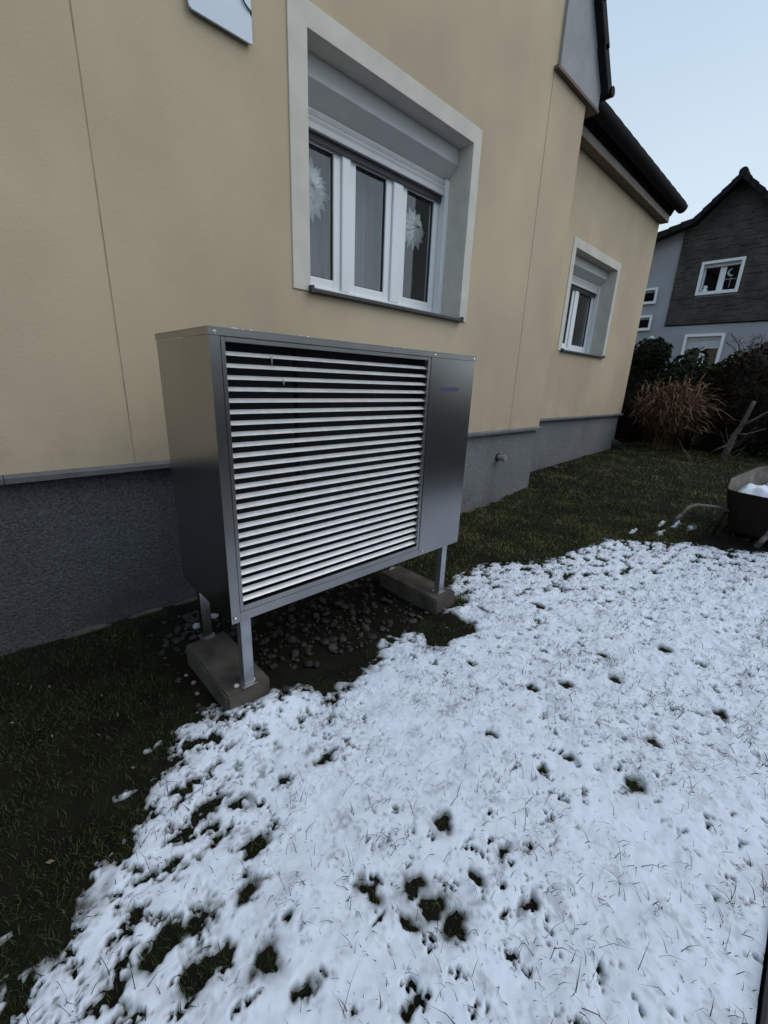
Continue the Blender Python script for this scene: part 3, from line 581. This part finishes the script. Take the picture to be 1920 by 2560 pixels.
# legs: box tubes with foot plates
def leg(x, y, nm='leg', lm=None):
    L = MB().box(x, x + .045, y, y + .04, .106, z0 - .001).build(nm, lm or M['leg'], HP, bevel=.002)
    MB().box(x - .012, x + .057, y - .012, y + .052, .101, .1055).build('foot_plate', M['leg'], L)
    MB().tube([(x + .051, y + .02, .1055), (x + .051, y + .02, .113)], .006, 6).build('bolt', M['screw'], L)
for lx in (.613, 1.893):
    leg(lx, -1.062); leg(lx, -.62, 'leg', M['steel'])  # rear pair in darker steel, their shade put into the material
# snow rim and icicles on the casing
m = MB()
for k_ in range(46):
    x = .66 + random.random() ** 1.4 * 1.0; r = random.uniform(.002, .0055); yy = y0 + .008 + random.random() * .05
    m.tube([(x - r, yy, z1), (x, yy, z1 + r * .4), (x + r * 1.3, yy + .002, z1)], [r * .5, r * .8, r * .3], 6)
tag(m.build('ice_crumbs', ms), 'small crumbs of ice along the top front edge of the heat pump', 'ice', kind='stuff')
for k_, (x, i, L) in enumerate(((.80, 0, .026), (.845, 2, .018))):
    zc = 1.4185 - i * dz + .002
    o = MB().tube([(x, y0 + .0045, zc + .004), (x + .001, y0 + .0045, zc - L * .5), (x + .001, y0 + .005, zc - L)], [.0035, .0024, .0005], 6).build('icicle', M['whitestone'], smooth=True)
    rows = ['top', 'second', 'third', 'fourth', 'fifth', 'sixth', 'seventh', 'eighth', 'ninth', 'tenth', 'eleventh']
    side = {.80: 'leftmost', .838: 'second from left', .845: 'centre left', .905: 'just left of the dark support', .928: 'over the dark support'}[x]
    tag(o, f'tiny icicle hanging from the {rows[i]} slat, {side}', 'icicle', 'icicles on the heat pump slats')

# concrete blocks
def block(x0, x1, y0, y1, label, seed):
    import bmesh
    rnd = random.Random(seed); bm = bmesh.new(); bmesh.ops.create_cube(bm, size=1)
    for v in bm.verts: v.co = Vector(((x0 + x1) / 2 + v.co.x * (x1 - x0), (y0 + y1) / 2 + v.co.y * (y1 - y0), -.02 + v.co.z * .24))
    bmesh.ops.bevel(bm, geom=bm.edges[:], offset=.008, segments=2, affect='EDGES')
    bmesh.ops.subdivide_edges(bm, edges=bm.edges[:], cuts=4, use_grid_fill=True)
    for v in bm.verts: v.co += Vector((rnd.uniform(-1, 1), rnd.uniform(-1, 1), 0 if v.co.z > .095 else rnd.uniform(-1, 1))) * .0018
    me = bpy.data.meshes.new('concrete_block'); bm.to_mesh(me); bm.free(); me.materials.append(M['concrete'])
    o = bpy.data.objects.new('concrete_block', me); attach(o, None); tag(o, label, 'block', 'concrete footing blocks under the heat pump')
block(.53, .725, -1.075, -.60, 'concrete footing block under the left legs of the heat pump', 3)
block(1.815, 2.005, -1.11, -.60, 'concrete footing block under the right legs of the heat pump', 4)

# ------------------------------------------------------------------ stones
def stone_mesh(seed, sx, sy, sz):
    import bmesh
    bm = bmesh.new(); bmesh.ops.create_icosphere(bm, subdivisions=2, radius=1); r = random.Random(seed)
    ph = [r.uniform(0, 6) for _ in range(6)]
    for v in bm.verts:
        k_ = 1 + .16 * math.sin(v.co.x * 2.3 + ph[0]) + .14 * math.sin(v.co.y * 2.7 + ph[1]) + .12 * math.sin(v.co.z * 3.1 + ph[2]) + .07 * math.sin(v.co.x * 5 + v.co.y * 4 + ph[3])
        v.co = Vector((v.co.x * sx, v.co.y * sy, v.co.z * sz)) * k_
    V = np.array([v.co[:] for v in bm.verts]); F = np.array([[q.index for q in f.verts] for f in bm.faces]); bm.free(); return V, F
base = [stone_mesh(i, 1, random.uniform(.6, .95), random.uniform(.4, .65)) for i in range(9)]
Vs, Fs, c_ = [], [], 0
def add_stone(x, y, r, z):
    global c_
    V, F = base[random.randrange(9)]; t = random.random() * 6.28; c, s = math.cos(t), math.sin(t); tl = random.uniform(-.4, .4)
    P = V * r; P = np.stack([P[:, 0] * c - P[:, 1] * s, P[:, 0] * s + P[:, 1] * c, P[:, 2] + P[:, 0] * tl], -1) + np.array([x, y, z])
    Vs.append(P); Fs.append(F + c_); c_ += len(P)
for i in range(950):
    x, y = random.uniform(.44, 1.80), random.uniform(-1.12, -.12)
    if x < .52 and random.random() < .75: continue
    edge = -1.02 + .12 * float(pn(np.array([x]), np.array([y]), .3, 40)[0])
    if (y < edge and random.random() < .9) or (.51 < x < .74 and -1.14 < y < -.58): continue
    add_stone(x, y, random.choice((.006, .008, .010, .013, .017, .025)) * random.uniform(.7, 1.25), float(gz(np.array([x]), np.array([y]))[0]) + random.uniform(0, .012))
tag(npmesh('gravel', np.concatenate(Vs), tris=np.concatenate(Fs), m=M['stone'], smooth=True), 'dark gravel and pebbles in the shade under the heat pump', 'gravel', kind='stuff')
def one_stone(x, y, z, r, m, seed, label, grp='stones around the footing blocks'):
    V, F = stone_mesh(seed, r, r * .75, r * .6); t = seed * 1.3
    V = np.stack([V[:, 0] * math.cos(t) - V[:, 1] * math.sin(t) + x, V[:, 0] * math.sin(t) + V[:, 1] * math.cos(t) + y, V[:, 2] + z + r * .45], -1)
    tag(npmesh('stone', V, tris=F, m=m, smooth=True), label, 'stone', grp)
one_stone(.675, -.336, 0, .026, M['whitestone'], 1, 'pale stone lying left of the rear left leg')
one_stone(.79, -.296, 0, .028, M['whitestone'], 2, 'pale mossy stone behind the rear left leg')
one_stone(.590, -1.035, .098, .013, M['whitestone'], 3, 'small white stone on the front end of the left block')
one_stone(.489, -.701, 0, .010, M['redstone'], 4, 'reddish stone beside the left block, farthest from the camera')
one_stone(.500, -.772, -.004, .014, M['redstone'], 5, 'reddish stone beside the left block, second from the front')
one_stone(.485, -.85, -.004, .012, M['redstone'], 6, 'pinkish stone beside the left block, nearest the camera')
one_stone(.46, -.93, 0, .012, M['stone'], 7, 'small dark stone in the grass before the left block')
one_stone(6.2, .25, .17, .06, M['stone'], 8, 'dark reddish lump at the foot of the extension plinth', 'stones along the house foot')
one_stone(9.05, .42, .26, .16, M['stone'], 9, 'dark lump at the far corner of the extension', 'stones along the house foot')
# crumbly concrete strip where the plinth meets the lawn
for i in range(26):
    x = -2.2 + i * .27; 
    if i in (0, 3, 8): continue
    add = stone_mesh(100 + i, random.uniform(.09, .15), .022, .018); V = add[0] + np.array([x, .012 + random.uniform(-.008, .006), float(gz(np.array([x]), np.array([0.]))[0]) + random.uniform(-.006, .004)])
    o = npmesh('footing_edge', V, tris=add[1], m=M['concrete'], parent=H, smooth=True)

# ------------------------------------------------------------------ wheelbarrow
WB = thing('wheelbarrow', (5.0, -2.15, .12), 'rusty dark red wheelbarrow holding snow, at the right edge on the lawn', 'wheelbarrow')
ca, sa = math.cos(math.radians(-14)), math.sin(math.radians(-14)); ox, oy, oz = 4.70, -2.22, .09
def L2(u, v, z): return (ox + u * ca - v * sa, oy + u * sa + v * ca, oz + z)   # u forward, v left, z up
def tub(shr, dz_):
    m = MB(); rim, bot = [], []
    nn = 28
    for i in range(nn):
        t = 2 * math.pi * i / nn; ct, st = math.cos(t), math.sin(t)
        se = lambda v_, p: math.copysign(abs(v_) ** p, v_)
        uu = .46 + (.46 - shr) * se(ct, .45); vv = (.31 - shr) * se(st, .45)
        rz = .44 + .12 * (uu / .92) + .10 * max(0, (uu - .12)) * 0 + (.07 if abs(vv) > .2 and uu > .12 else 0)
        rim.append(L2(uu, vv, rz + dz_)); bot.append(L2(.46 + (.38 - shr) * se(ct, .5), (.24 - shr) * se(st, .5), .08 + dz_ * .5 + (0 if shr == 0 else .008)))
    return rim, bot, nn
ro, bo, nn = tub(0, 0); ri, bi, _ = tub(.006, .0)
m = MB()
for i in range(nn): j = (i + 1) % nn; m.face([ro[i], ro[j], bo[j], bo[i]])
m.face(bo); m.build('tub', M['rust'], WB)  # tub drawn deeper and near black, standing in for the shadow beneath
m = MB()
for i in range(nn): j = (i + 1) % nn; m.face([ri[i], ri[j], bi[j], bi[i]])
m.face(bi); m.build('tub_lining', M['tubin'], WB)
MB().tube([(p[0], p[1], p[2] + .002) for p in ro + [ro[0]]], .009, 8, cap=False).build('rim', M['rust'], WB, smooth=True)
for v in (.27, -.27):
    s1 = 1 if v > 0 else -1
    hb = MB().tube([L2(-.62, v + .02 * s1, .26), L2(-.50, v + .015 * s1, .335), L2(-.40, v, .345), L2(-.05, v * .9, .29), L2(.2, v * .7, .22), L2(.9, v * .18, .17), L2(1.05, v * .16, .17)], .015, 10).build('handle', M['handle'], WB, smooth=True)
    MB().tube([L2(-.70, v + .02 * s1, .225), L2(-.60, v + .02 * s1, .27)], .02, 10).build('grip', M['rubber'], hb, smooth=True)
    MB().tube([L2(.10, v * .85, .26), L2(.02, v * .95, .01), L2(.14, v * .95, .01), L2(.34, v * .7, .22)], .014, 8).build('leg', M['rust'], WB, smooth=True)
tw = MB(); cxw = 1.05
tw.tube([L2(cxw + .17 * math.cos(t), 0, .19 + .17 * math.sin(t)) for t in np.linspace(0, 2 * math.pi, 29)], .032, 10, cap=False)
wh = tw.build('wheel', M['rubber'], WB, smooth=True)
rw = MB().tube([L2(cxw, -.025, .19), L2(cxw, .025, .19)], .12, 20).build('rim_disc', M['rust'], wh)
# snow heap in the tub
n = 36; V = []; Fq = []
for i in range(n):
    for j in range(n):
        u = .07 + .76 * i / (n - 1); v = -.225 + .45 * j / (n - 1)
        h = .425 + .05 * float(pn(np.array([u]), np.array([v]), .2, 60)[0]) + .06 * math.sin(u * 6 + 1) * .6 + .1 * u + .03 * float(pn(np.array([u]), np.array([v]), .07, 61)[0])
        h -= .05 * max(0, (abs(v) - .17) / .055) + .05 * max(0, (.12 - u) / .05)
        V.append(L2(u, v, h))
for i in range(n - 1):
    for j in range(n - 1): Fq.append((i * n + j, (i + 1) * n + j, (i + 1) * n + j + 1, i * n + j + 1))
tag(npmesh('snow_heap', np.array(V), quads=np.array(Fq), m=ms, smooth=True, attrs={'thin': np.zeros(len(V))}), 'white lump of snow lying in the wheelbarrow tub', 'snow')

# ------------------------------------------------------------------ plants
def leaf_cloud(n, centre_fn, size, mat_, name, parent, out=.6):
    C_ = centre_fn(n); n = len(C_)
    a = rng.normal(size=(n, 3)); a /= np.linalg.norm(a, axis=1)[:, None]; b = rng.normal(size=(n, 3)); b -= (a * b).sum(1)[:, None] * a; b /= np.linalg.norm(b, axis=1)[:, None]
    s = size * (.5 + rng.random(n))[:, None]
    V = np.stack([C_ - a * s, C_ + b * s * .45 + rng.normal(size=(n, 3)) * s * .12, C_ + a * s, C_ - b * s * .45], 1).reshape(-1, 3)
    q = np.arange(n)[:, None] * 4 + np.arange(4)[None]
    return npmesh(name, V, quads=q, m=mat_, parent=parent, attrs={'tint': np.repeat(rng.random(n), 4)})
def leafmat(name, c1, c2, scale=2.5):
    m = mat(name, c1, .8, n=(scale, 1.0, 5), col2=c2, spec=.1); return m
LM = [leafmat('dark_evergreen_leaves', (.010, .018, .010), (.022, .034, .016)), leafmat('brown_hedge_leaves', (.020, .012, .007), (.035, .024, .012)), leafmat('olive_hedge_leaves', (.016, .017, .008), (.03, .028, .012))]
def ell(c, r, thick=.35):
    def f(n):
        d = rng.normal(size=(n, 3)); d /= np.linalg.norm(d, axis=1)[:, None]; rad = 1 - thick * rng.random(n) ** 1.5 + .13 * np.sin(d[:, 0] * 5 + c[1] * 9) * np.sin(d[:, 2] * 6 + d[:, 1] * 5)
        P = np.array(c) + d * rad[:, None] * np.array(r); return P[P[:, 2] > .2]
    return f
def core(c, r, parent, m, name='inner_branches'):
    import bmesh
    bm = bmesh.new(); bmesh.ops.create_icosphere(bm, subdivisions=3, radius=1)
    for v in bm.verts:
        k_ = .80 + .10 * math.sin(v.co.x * 5 + c[1] * 9) * math.sin(v.co.z * 6 + v.co.y * 5)
        v.co = Vector((c[0] + v.co.x * r[0] * k_, c[1] + v.co.y * r[1] * k_, max(.15, c[2] + v.co.z * r[2] * k_)))
    me = bpy.data.meshes.new(name); bm.to_mesh(me); bm.free(); me.materials.append(m); return attach(bpy.data.objects.new(name, me), parent)
MC = mat('hedge_shade_wood', (.008, .007, .005), .9)
def shrub(c, r, n, size, lm, label, cat='shrub', name='shrub', group='hedge plants behind the lawn', stem=True):
    t = thing(name, (c[0], c[1], .25), label, cat, group)
    leaf_cloud(n, ell(c, r), size, lm, 'crown', t); core(c, r, t, MC, 'trunk')  # solid dark core, inner shade of the leaves put into its colour
    return t
shrub((10.6, .95, 1.05), (.6, .95, 1.10), 6500, .05, LM[0], 'dark evergreen hedge plant right beside the extension corner')
shrub((10.25, .42, 2.08), (.32, .36, .30), 2600, .035, LM[0], 'clipped round dark green shrub top with a dab of snow')
shrub((10.6, -.15, 1.0), (.55, .8, 1.12), 6000, .05, LM[0], 'dark green hedge plant behind the brown ornamental grass')
shrub((10.4, -.85, .95), (.6, .55, 1.03), 5000, .05, LM[2], 'low olive hedge plant beneath the half shuttered neighbour window')
shrub((10.3, -1.35, 1.12), (.7, .62, 1.10), 6500, .045, LM[1], 'brown rounded shrub right of the half shuttered window')
shrub((10.4, -2.35, 1.1), (.7, .7, 1.08), 6000, .05, LM[1], 'brown hedge plant at the right edge of the photo')
shrub((10.6, -3.6, 1.1), (.7, .9, 1.1), 4000, .06, LM[1], 'brown hedge plant beyond the right edge')
tag(MB().tube([(10.05, .36, 2.36), (10.06, .42, 2.385), (10.05, .47, 2.365)], [.012, .03, .01], 8).build('snow_dab', ms, smooth=True), 'small dab of snow on top of the clipped round shrub', 'snow')
# bare twigs above the brown shrub
tw = MB()
for i in range(34):
    a = random.uniform(-1, 1); b = random.uniform(-.3, .3); x_, y_, z_ = 10.1 + b, -1.2 + a * .16, 2.0
    p1 = (x_ + b * .3, y_ + a * .12, z_ + random.uniform(.12, .22)); p2 = (p1[0], p1[1] + a * random.uniform(.05, .2), p1[2] + random.uniform(.05, .2))
    tw.tube([(x_, y_, z_), p1, p2], [.006, .005, .003], 5)
    for k_ in range(3):
        q = random.random(); pp = [p1[j] * (1 - q) + p2[j] * q for j in range(3)]
        tw.tube([pp, (pp[0], pp[1] + random.uniform(-.1, .1), pp[2] + random.uniform(.02, .1))], [.004, .002], 4)
tag(tw.build('bare_twigs', M['bark']), 'pale bare twigs rising above the brown rounded shrub', 'twigs')
# ornamental grass
n = 0
og = thing('ornamental_grass', (9.55, -.30, .28), 'dry reddish brown ornamental grass clump arching in front of the hedge', 'grass clump')
n = 1300; seg = 7
ang = rng.random(n) * 2 * np.pi; Lh = .45 + rng.random(n) ** .6 * .80; sp_ = .10 + rng.random(n) ** .9 * .58; top = Lh
droop = rng.random(n) * .9
t = np.linspace(0, 1, seg + 1)
R_a = sp_[:, None] * (t ** 1.5)[None]; Zz = top[:, None] * (1.55 * t - (.50 + droop[:, None] * .55) * t ** 3.0)
cxg = 9.55 + rng.normal(0, .13, n)[:, None] + np.cos(ang)[:, None] * R_a; cyg = -.30 + rng.normal(0, .17, n)[:, None] + np.sin(ang)[:, None] * R_a
k1, k2, k3 = rng.normal(size=(3, n)); k4 = rng.random(n) * 6
cxg += (.12 * k1[:, None] * t[None] ** 2 + .03 * np.sin(t[None] * 7 + k4[:, None])); cyg += (.15 * k2[:, None] * t[None] ** 2 + .04 * np.sin(t[None] * 6 + k4[:, None] * 2))
Zz = Zz * (1 + .09 * np.clip(k3, -1.5, 1.2)[:, None]) * (1 + .10 * np.sin(ang[:, None] * 2 + 1))
wd = (.006 + .006 * rng.random(n))[:, None] * np.interp(t, [0, .4, .6, .85, 1], [.12, .25, .9, 1.0, .3])[None]
tx, ty = -np.sin(ang)[:, None], np.cos(ang)[:, None]
A1 = np.stack([cxg - tx * wd, cyg - ty * wd, .28 + Zz], -1); A2 = np.stack([cxg + tx * wd, cyg + ty * wd, .28 + Zz + wd * .5], -1)
V = np.stack([A1, A2], 2).reshape(-1, 3); b_ = (np.arange(n)[:, None] * (seg + 1) + np.arange(seg)[None]) * 2
Q = np.stack([b_, b_ + 1, b_ + 3, b_ + 2], -1); Q = np.concatenate([Q[:110].reshape(-1, 4), Q[110:, 3:].reshape(-1, 4)])
mo = mat('dry_brown_leaves', (.10, .052, .029), .8, n=(6, 1.0, 4), col2=(.20, .13, .08), spec=.15)
npmesh('leaves', V, quads=Q, m=mo, parent=og)
pl = MB()
for i in range(60):
    a = random.random() * 6.28; r = random.uniform(.15, .6); x_, y_ = 9.5 + math.cos(a) * r * .7, -.3 + math.sin(a) * r; z_ = random.uniform(.9, 1.55)
    pl.tube([(x_, y_, z_), (x_ + random.uniform(-.05, .05), y_ + random.uniform(-.05, .05), z_ - .08), (x_, y_ + random.uniform(-.05, .05), z_ - .18)], [.006, .014, .004], 5)
pl.build('plumes', mat('pale_dry_plumes', (.30, .19, .13), .9, n=(20, .8)), og)
# fallen leaves, crumbs and moss bits on the lawn
def fl(n):
    x, y = scatter(n, -1.2, 8, -2.0, .3); x[: n // 2] = rng.uniform(-1.0, .5, n // 2); y[: n // 2] = rng.uniform(-1.6, -.02, n // 2)
    k_ = (snow_f(x, y) < 0) & ~inbox(x, y, .50, .76, -1.14, -.58) & ~((y > -.01) & (x < 5.05)); x, y = x[k_], y[k_]
    return np.stack([x, y, gz(x, y) + .014], -1)
tag(leaf_cloud(260, fl, .0085, mat('dead_leaves', (.20, .13, .07), .8, n=(3, 1.0), col2=(.09, .06, .035)), 'fallen_leaves', None), 'tiny brown and tan dead leaf bits scattered over the lawn', 'leaves', kind='stuff')
# pruned pale tree at right edge
tr = thing('bare_tree', (9.2, -1.42, .28), 'pale pruned bare tree trunk with cut top leaning right, before the hedge', 'tree')
MB().tube([(9.2, -1.33, .22), (9.2, -1.36, .48), (9.22, -1.40, .72), (9.22, -1.45, .85), (9.2, -1.50, 1.12), (9.2, -1.53, 1.27)], [.06, .05, .044, .036, .03, .027], 10).build('trunk', M['bark'], tr, smooth=True)
br = MB()
br.tube([(9.21, -1.44, .84), (9.2, -1.58, .97), (9.2, -1.72, 1.1), (9.2, -1.9, 1.22)], [.028, .02, .016, .008], 8)
br.tube([(9.21, -1.42, .72), (9.15, -1.56, .74), (9.1, -1.78, .86)], [.02, .014, .006], 8)
br.tube([(9.2, -1.38, .55), (9.1, -1.24, .46), (9.1, -1.12, .36)], [.018, .01, .005], 8)
br.tube([(9.2, -1.72, 1.1), (9.2, -1.8, 1.25), (9.2, -1.83, 1.4)], [.012, .008, .004], 6)
br.build('branches', M['bark'], tr, smooth=True)
def sapling(x, y, z, h, label, seed):
    r = random.Random(seed); s = thing('sapling', (x, y, z), label, 'sapling', 'thin bare saplings on the lawn')
    MB().tube([(x, y, z - .03), (x + .01, y + .02, z + h * .35), (x, y, z + h * .7), (x + .01, y - .04, z + h)], [.008, .006, .005, .002], 6).build('stem', M['bark'], s)
    b = MB()
    for i in range(9):
        q = r.uniform(.2, .9); d = r.choice((-1, 1)); b.tube([(x, y, z + h * q), (x + .03, y + d * .08, z + h * q + .09), (x + .04, y + d * r.uniform(.12, .22), z + h * q + r.uniform(.12, .3))], [.004, .003, .0015], 5)
    b.build('branches', M['bark'], s)
sapling(5.93, -1.50, .17, .55, 'thin bare sapling on the lawn left of the wheelbarrow', 1)
sapling(9.5, -.80, .28, .7, 'thin bare sapling in front of the hedge, farther back', 2)
sapling(8.0, -1.55, .23, .5, 'low twiggy bare sapling behind the wheelbarrow', 5)

# ------------------------------------------------------------------ neighbour house
NX = 18.0
N = thing('neighbour_house', (20, 1.1, .3), 'dark grey gabled house with stone cladding and white framed windows behind the hedge', 'house')
NW = [(.64, 1.61, 4.50, 5.33), (.66, 1.62, 2.0, 3.16), (2.88, 3.5, 4.36, 4.74), (2.88, 3.5, 3.49, 3.86)]
def nface(m, a, b, c, d, holes, x):
    ys_ = sorted({a, b, *[v for h in holes for v in h[:2] if a < v < b]}); zs_ = sorted({c, d, *[v for h in holes for v in h[2:] if c < v < d]})
    for i in range(len(ys_) - 1):
        for j in range(len(zs_) - 1):
            cy, cz = (ys_[i] + ys_[i + 1]) / 2, (zs_[j] + zs_[j + 1]) / 2
            if any(h[0] < cy < h[1] and h[2] < cz < h[3] for h in holes): continue
            m.face([(x, ys_[i], zs_[j]), (x, ys_[i + 1], zs_[j]), (x, ys_[i + 1], zs_[j + 1]), (x, ys_[i], zs_[j + 1])])
m = MB(); nface(m, -2.0, 5.2, .2, 5.7, NW, NX)
m.face([(NX, -2, 5.7), (NX, 5.2, 5.7), (NX, 5.2, 5.72), (NX, 3.3, 6.25), (NX, 2.1, 6.5), (NX, 1.1, 7.5), (NX, .1, 6.5), (NX, -2, 5.75)])
m.face([(NX, 5.2, .2), (NX + 9, 5.2, .2), (NX + 9, 5.2, 5.7), (NX, 5.2, 5.7)]); m.face([(NX, -2, .2), (NX + 9, -2, .2), (NX + 9, -2, 5.7), (NX, -2, 5.7)])
for y_a, y_b, z_a, z_b in NW:
    for q in ([(NX, y_a, z_a), (NX + .16, y_a, z_a), (NX + .16, y_a, z_b), (NX, y_a, z_b)], [(NX, y_b, z_a), (NX + .16, y_b, z_a), (NX + .16, y_b, z_b), (NX, y_b, z_b)], [(NX, y_a, z_a), (NX, y_b, z_a), (NX + .16, y_b, z_a), (NX + .16, y_a, z_a)], [(NX, y_a, z_b), (NX, y_b, z_b), (NX + .16, y_b, z_b), (NX + .16, y_a, z_b)]): m.face(q)
m.build('wall', M['nwall'], N)
# cladding strips: coursed thin stones
def roofz(y):  # underside line
    d = abs(y - 1.1)
    return 7.42 - d * 1.02 if d < .98 else max(5.6, 6.42 - (d - .98) * .27)
cl = MB(); z = 3.56; hs = .062
while z < 7.3:
    y = -2.0; off_ = random.uniform(0, .3); y += 0
    while y < 2.38:
        L = random.uniform(.18, .55); ye = min(y + L, 2.38); zc = z + hs
        if min(roofz(y), roofz(ye)) > zc and not (y < 1.69 and ye > .555 and z < 5.41 and zc > 4.425):
            cl.box(NX - .045 - random.random() * .03, NX - .001, y + .003, ye - .003, z + .002, zc - .002)
        elif (y < 1.69 and ye > .555 and z < 5.41 and zc > 4.425):
            if y < .50: cl.box(NX - .05 - random.random() * .02, NX - .001, y + .003, .552, z + .002, zc - .002)
            if ye > 1.75: cl.box(NX - .05 - random.random() * .02, NX - .001, 1.695, ye - .003, z + .002, zc - .002)
            if y < 1.69 < 1.75 >= ye and ye > 1.70: cl.box(NX - .05, NX - .001, 1.695, ye - .003, z + .002, zc - .002)
        y = ye
    z += hs
MB().prism([(-2, 5.45), (2.375, 5.45), (2.375, 6.42), (2.1, 6.47), (1.1, 7.47), (.1, 6.47), (-2, 5.9)], 'x', NX - .040, NX - .002).build('gable_backing', M['slate'], N)
o = cl.build('stone_cladding', M['slate'], N); o['kind'] = 'stuff'
MB().box(NX - .03, NX - .0015, -2, 2.375, 3.53, 3.5585).build('cladding_rail', M['dark'], N)
def nwin(y_a, y_b, z_a, z_b, mull, shutter=0, t=.075, cy=None):
    F_ = MB().box(NX - .085, NX + .02, y_a - t, y_a + .004, z_a - t, z_b + t).box(NX - .085, NX + .02, y_b - .004, y_b + t, z_a - t, z_b + t).box(NX - .085, NX + .02, y_a + .004, y_b - .004, z_b - .004, z_b + t).box(NX - .085, NX + .02, y_a + .004, y_b - .004, z_a - t, z_a + .004).build('window', M['pvc'], N)
    s = MB()
    for c0, c1 in ([(y_a, mull - .03), (mull + .03, y_b)] if mull else [(y_a, y_b)]):
        s.box(NX + .10, NX + .15, c0, c0 + .05, z_a, z_b).box(NX + .10, NX + .15, c1 - .05, c1, z_a, z_b).box(NX + .10, NX + .15, c0 + .05, c1 - .05, z_a, z_a + .05).box(NX + .10, NX + .15, c0 + .05, c1 - .05, z_b - .05, z_b)
    if mull: s.box(NX + .09, NX + .15, mull - .035, mull + .035, z_a, z_b)
    s.build('frame', M['pvc'], F_)
    MB().box(NX + .12, NX + .125, y_a, y_b, z_a, z_b).build('pane', M['glass'], F_)
    MB().box(NX + .9, NX + .92, y_a - .5, y_b + .5, z_a - .5, z_b + .5).build('dark_interior', M['black'], F_)
    if shutter:
        MB().box(NX + .02, NX + .08, y_a + .005, y_b - .005, z_b - .10, z_b - .005).build('shutter_box', M['shut'], F_)
    if shutter > 1:
        for i in range(int(shutter)): MB().box(NX + .045, NX + .06, y_a + .005, y_b - .005, z_b - .125 - i * .05, z_b - .078 - i * .05 - .002).build('slat', M['shutlight'], F_)
    return F_
f1 = nwin(*NW[0], 1.10, 1); f1['label'] = 'upper two pane window in the stone cladding'
f2 = nwin(*NW[1], 1.12, 6); f2['label'] = 'lower window with half closed shutter behind the hedge'
f3 = nwin(*NW[2], None, t=.065); f3['label'] = 'small upper side window'; f4 = nwin(*NW[3], None, t=.065); f4['label'] = 'small lower side window'
# roof with gable verge tiles
rf = MB(); X0, X1 = NX - .42, NX + 9.4
def slab(p, q, th=.10):
    rf.prism([(p[0], p[1]), (q[0], q[1]), (q[0], q[1] - th), (p[0], p[1] - th)], 'x', X0, X1)
slab((1.1, 7.62), (2.1, 6.62)); slab((2.1, 6.62), (5.7, 5.72)); slab((1.1, 7.62), (.1, 6.62)); slab((.1, 6.62), (-2.6, 5.95))
RN = rf.build('roof', M['tile'], N)
MB().prism([(1.1 + .11 * math.cos(t), 7.60 + .11 * math.sin(t)) for t in np.linspace(0, 2 * math.pi, 12, endpoint=False)], 'x', X0 - .05, X1).build('ridge', M['tile'], RN)
def verge(p, q, k_):
    for i in range(k_):
        a = [p[j] + (q[j] - p[j]) * i / k_ for j in (0, 1)]; b = [p[j] + (q[j] - p[j]) * (i + 1.12) / k_ for j in (0, 1)]
        MB().prism([(a[0], a[1] + .01), (b[0], b[1] + .045), (b[0], b[1] - .15), (a[0], a[1] - .17)], 'x', X0 - .04, X0 + .10).build('verge_tile', M['tile'], RN)
verge((1.12, 7.60), (2.1, 6.62), 5); verge((2.1, 6.62), (4.6, 5.99), 8); verge((1.08, 7.60), (.1, 6.62), 5); verge((.1, 6.62), (-2.4, 6.0), 8)
# ornaments in the upper window
mo_ = MB(); pts = []
for t in np.linspace(.5, 2.64, 14): pts.append((.93 + .11 * math.cos(t - 1.57 + 0), 5.06 + .11 * math.sin(t - 1.57)))
cres = [(.88 - .11 * math.cos(t), 5.05 + .11 * math.sin(t)) for t in np.linspace(-1.9, 1.4, 14)] + [(.91 - .085 * math.cos(t), 5.06 + .085 * math.sin(t)) for t in np.linspace(1.4, -1.9, 14)]
cres = [(1.76 - p[0], p[1]) for p in cres]
tag(MB().prism(cres, 'x', NX + .155, NX + .165).build('moon_ornament', M['paper']), 'pale crescent moon ornament in the upper neighbour window', 'ornament')
tag(MB().tube([(NX + .16, .72, 4.86), (NX + .16, 1.02, 4.86)], .008, 6).tube([(NX + .165, .87, 4.62), (NX + .165, .87, 4.98)], .008, 6).build('cross_ornament', M['paper']), 'thin pale cross shaped ornament below the moon in the neighbour window', 'ornament')
fg = MB(); 
for zz, r in ((4.56, .075), (4.67, .055)):
    fg.tube([(NX + .07, 1.47, zz + r * math.sin(t)) for t in np.linspace(-1.5, 1.5, 9)], [max(.004, r * math.cos(t)) for t in np.linspace(-1.5, 1.5, 9)], 14)
tag(fg.build('figurine', M['paper'], smooth=True), 'small white figurine on the sill of the upper neighbour window', 'figurine')

# garden hedge behind the photographer
bh = thing('garden_hedge', (0, -10.3, 0), 'tall dark garden hedge behind the photographer, across the path', 'hedge')
def fb(n):
    P = np.stack([rng.uniform(-13, 13, n), rng.uniform(-10.9, -9.7, n), rng.uniform(0, 2.7, n)], -1); P[:, 2] *= 1 + .08 * np.sin(P[:, 0] * 2); P[:, 1] += .12 * np.sin(P[:, 0] * 3) * np.sin(P[:, 2] * 3); return P
leaf_cloud(14000, fb, .10, LM[2], 'crown', bh); MB().box(-13, 13, -10.8, -9.95, -.1, 2.55).build('trunk', MC, bh)  # dark solid box inside the leaves, standing in for inner shade
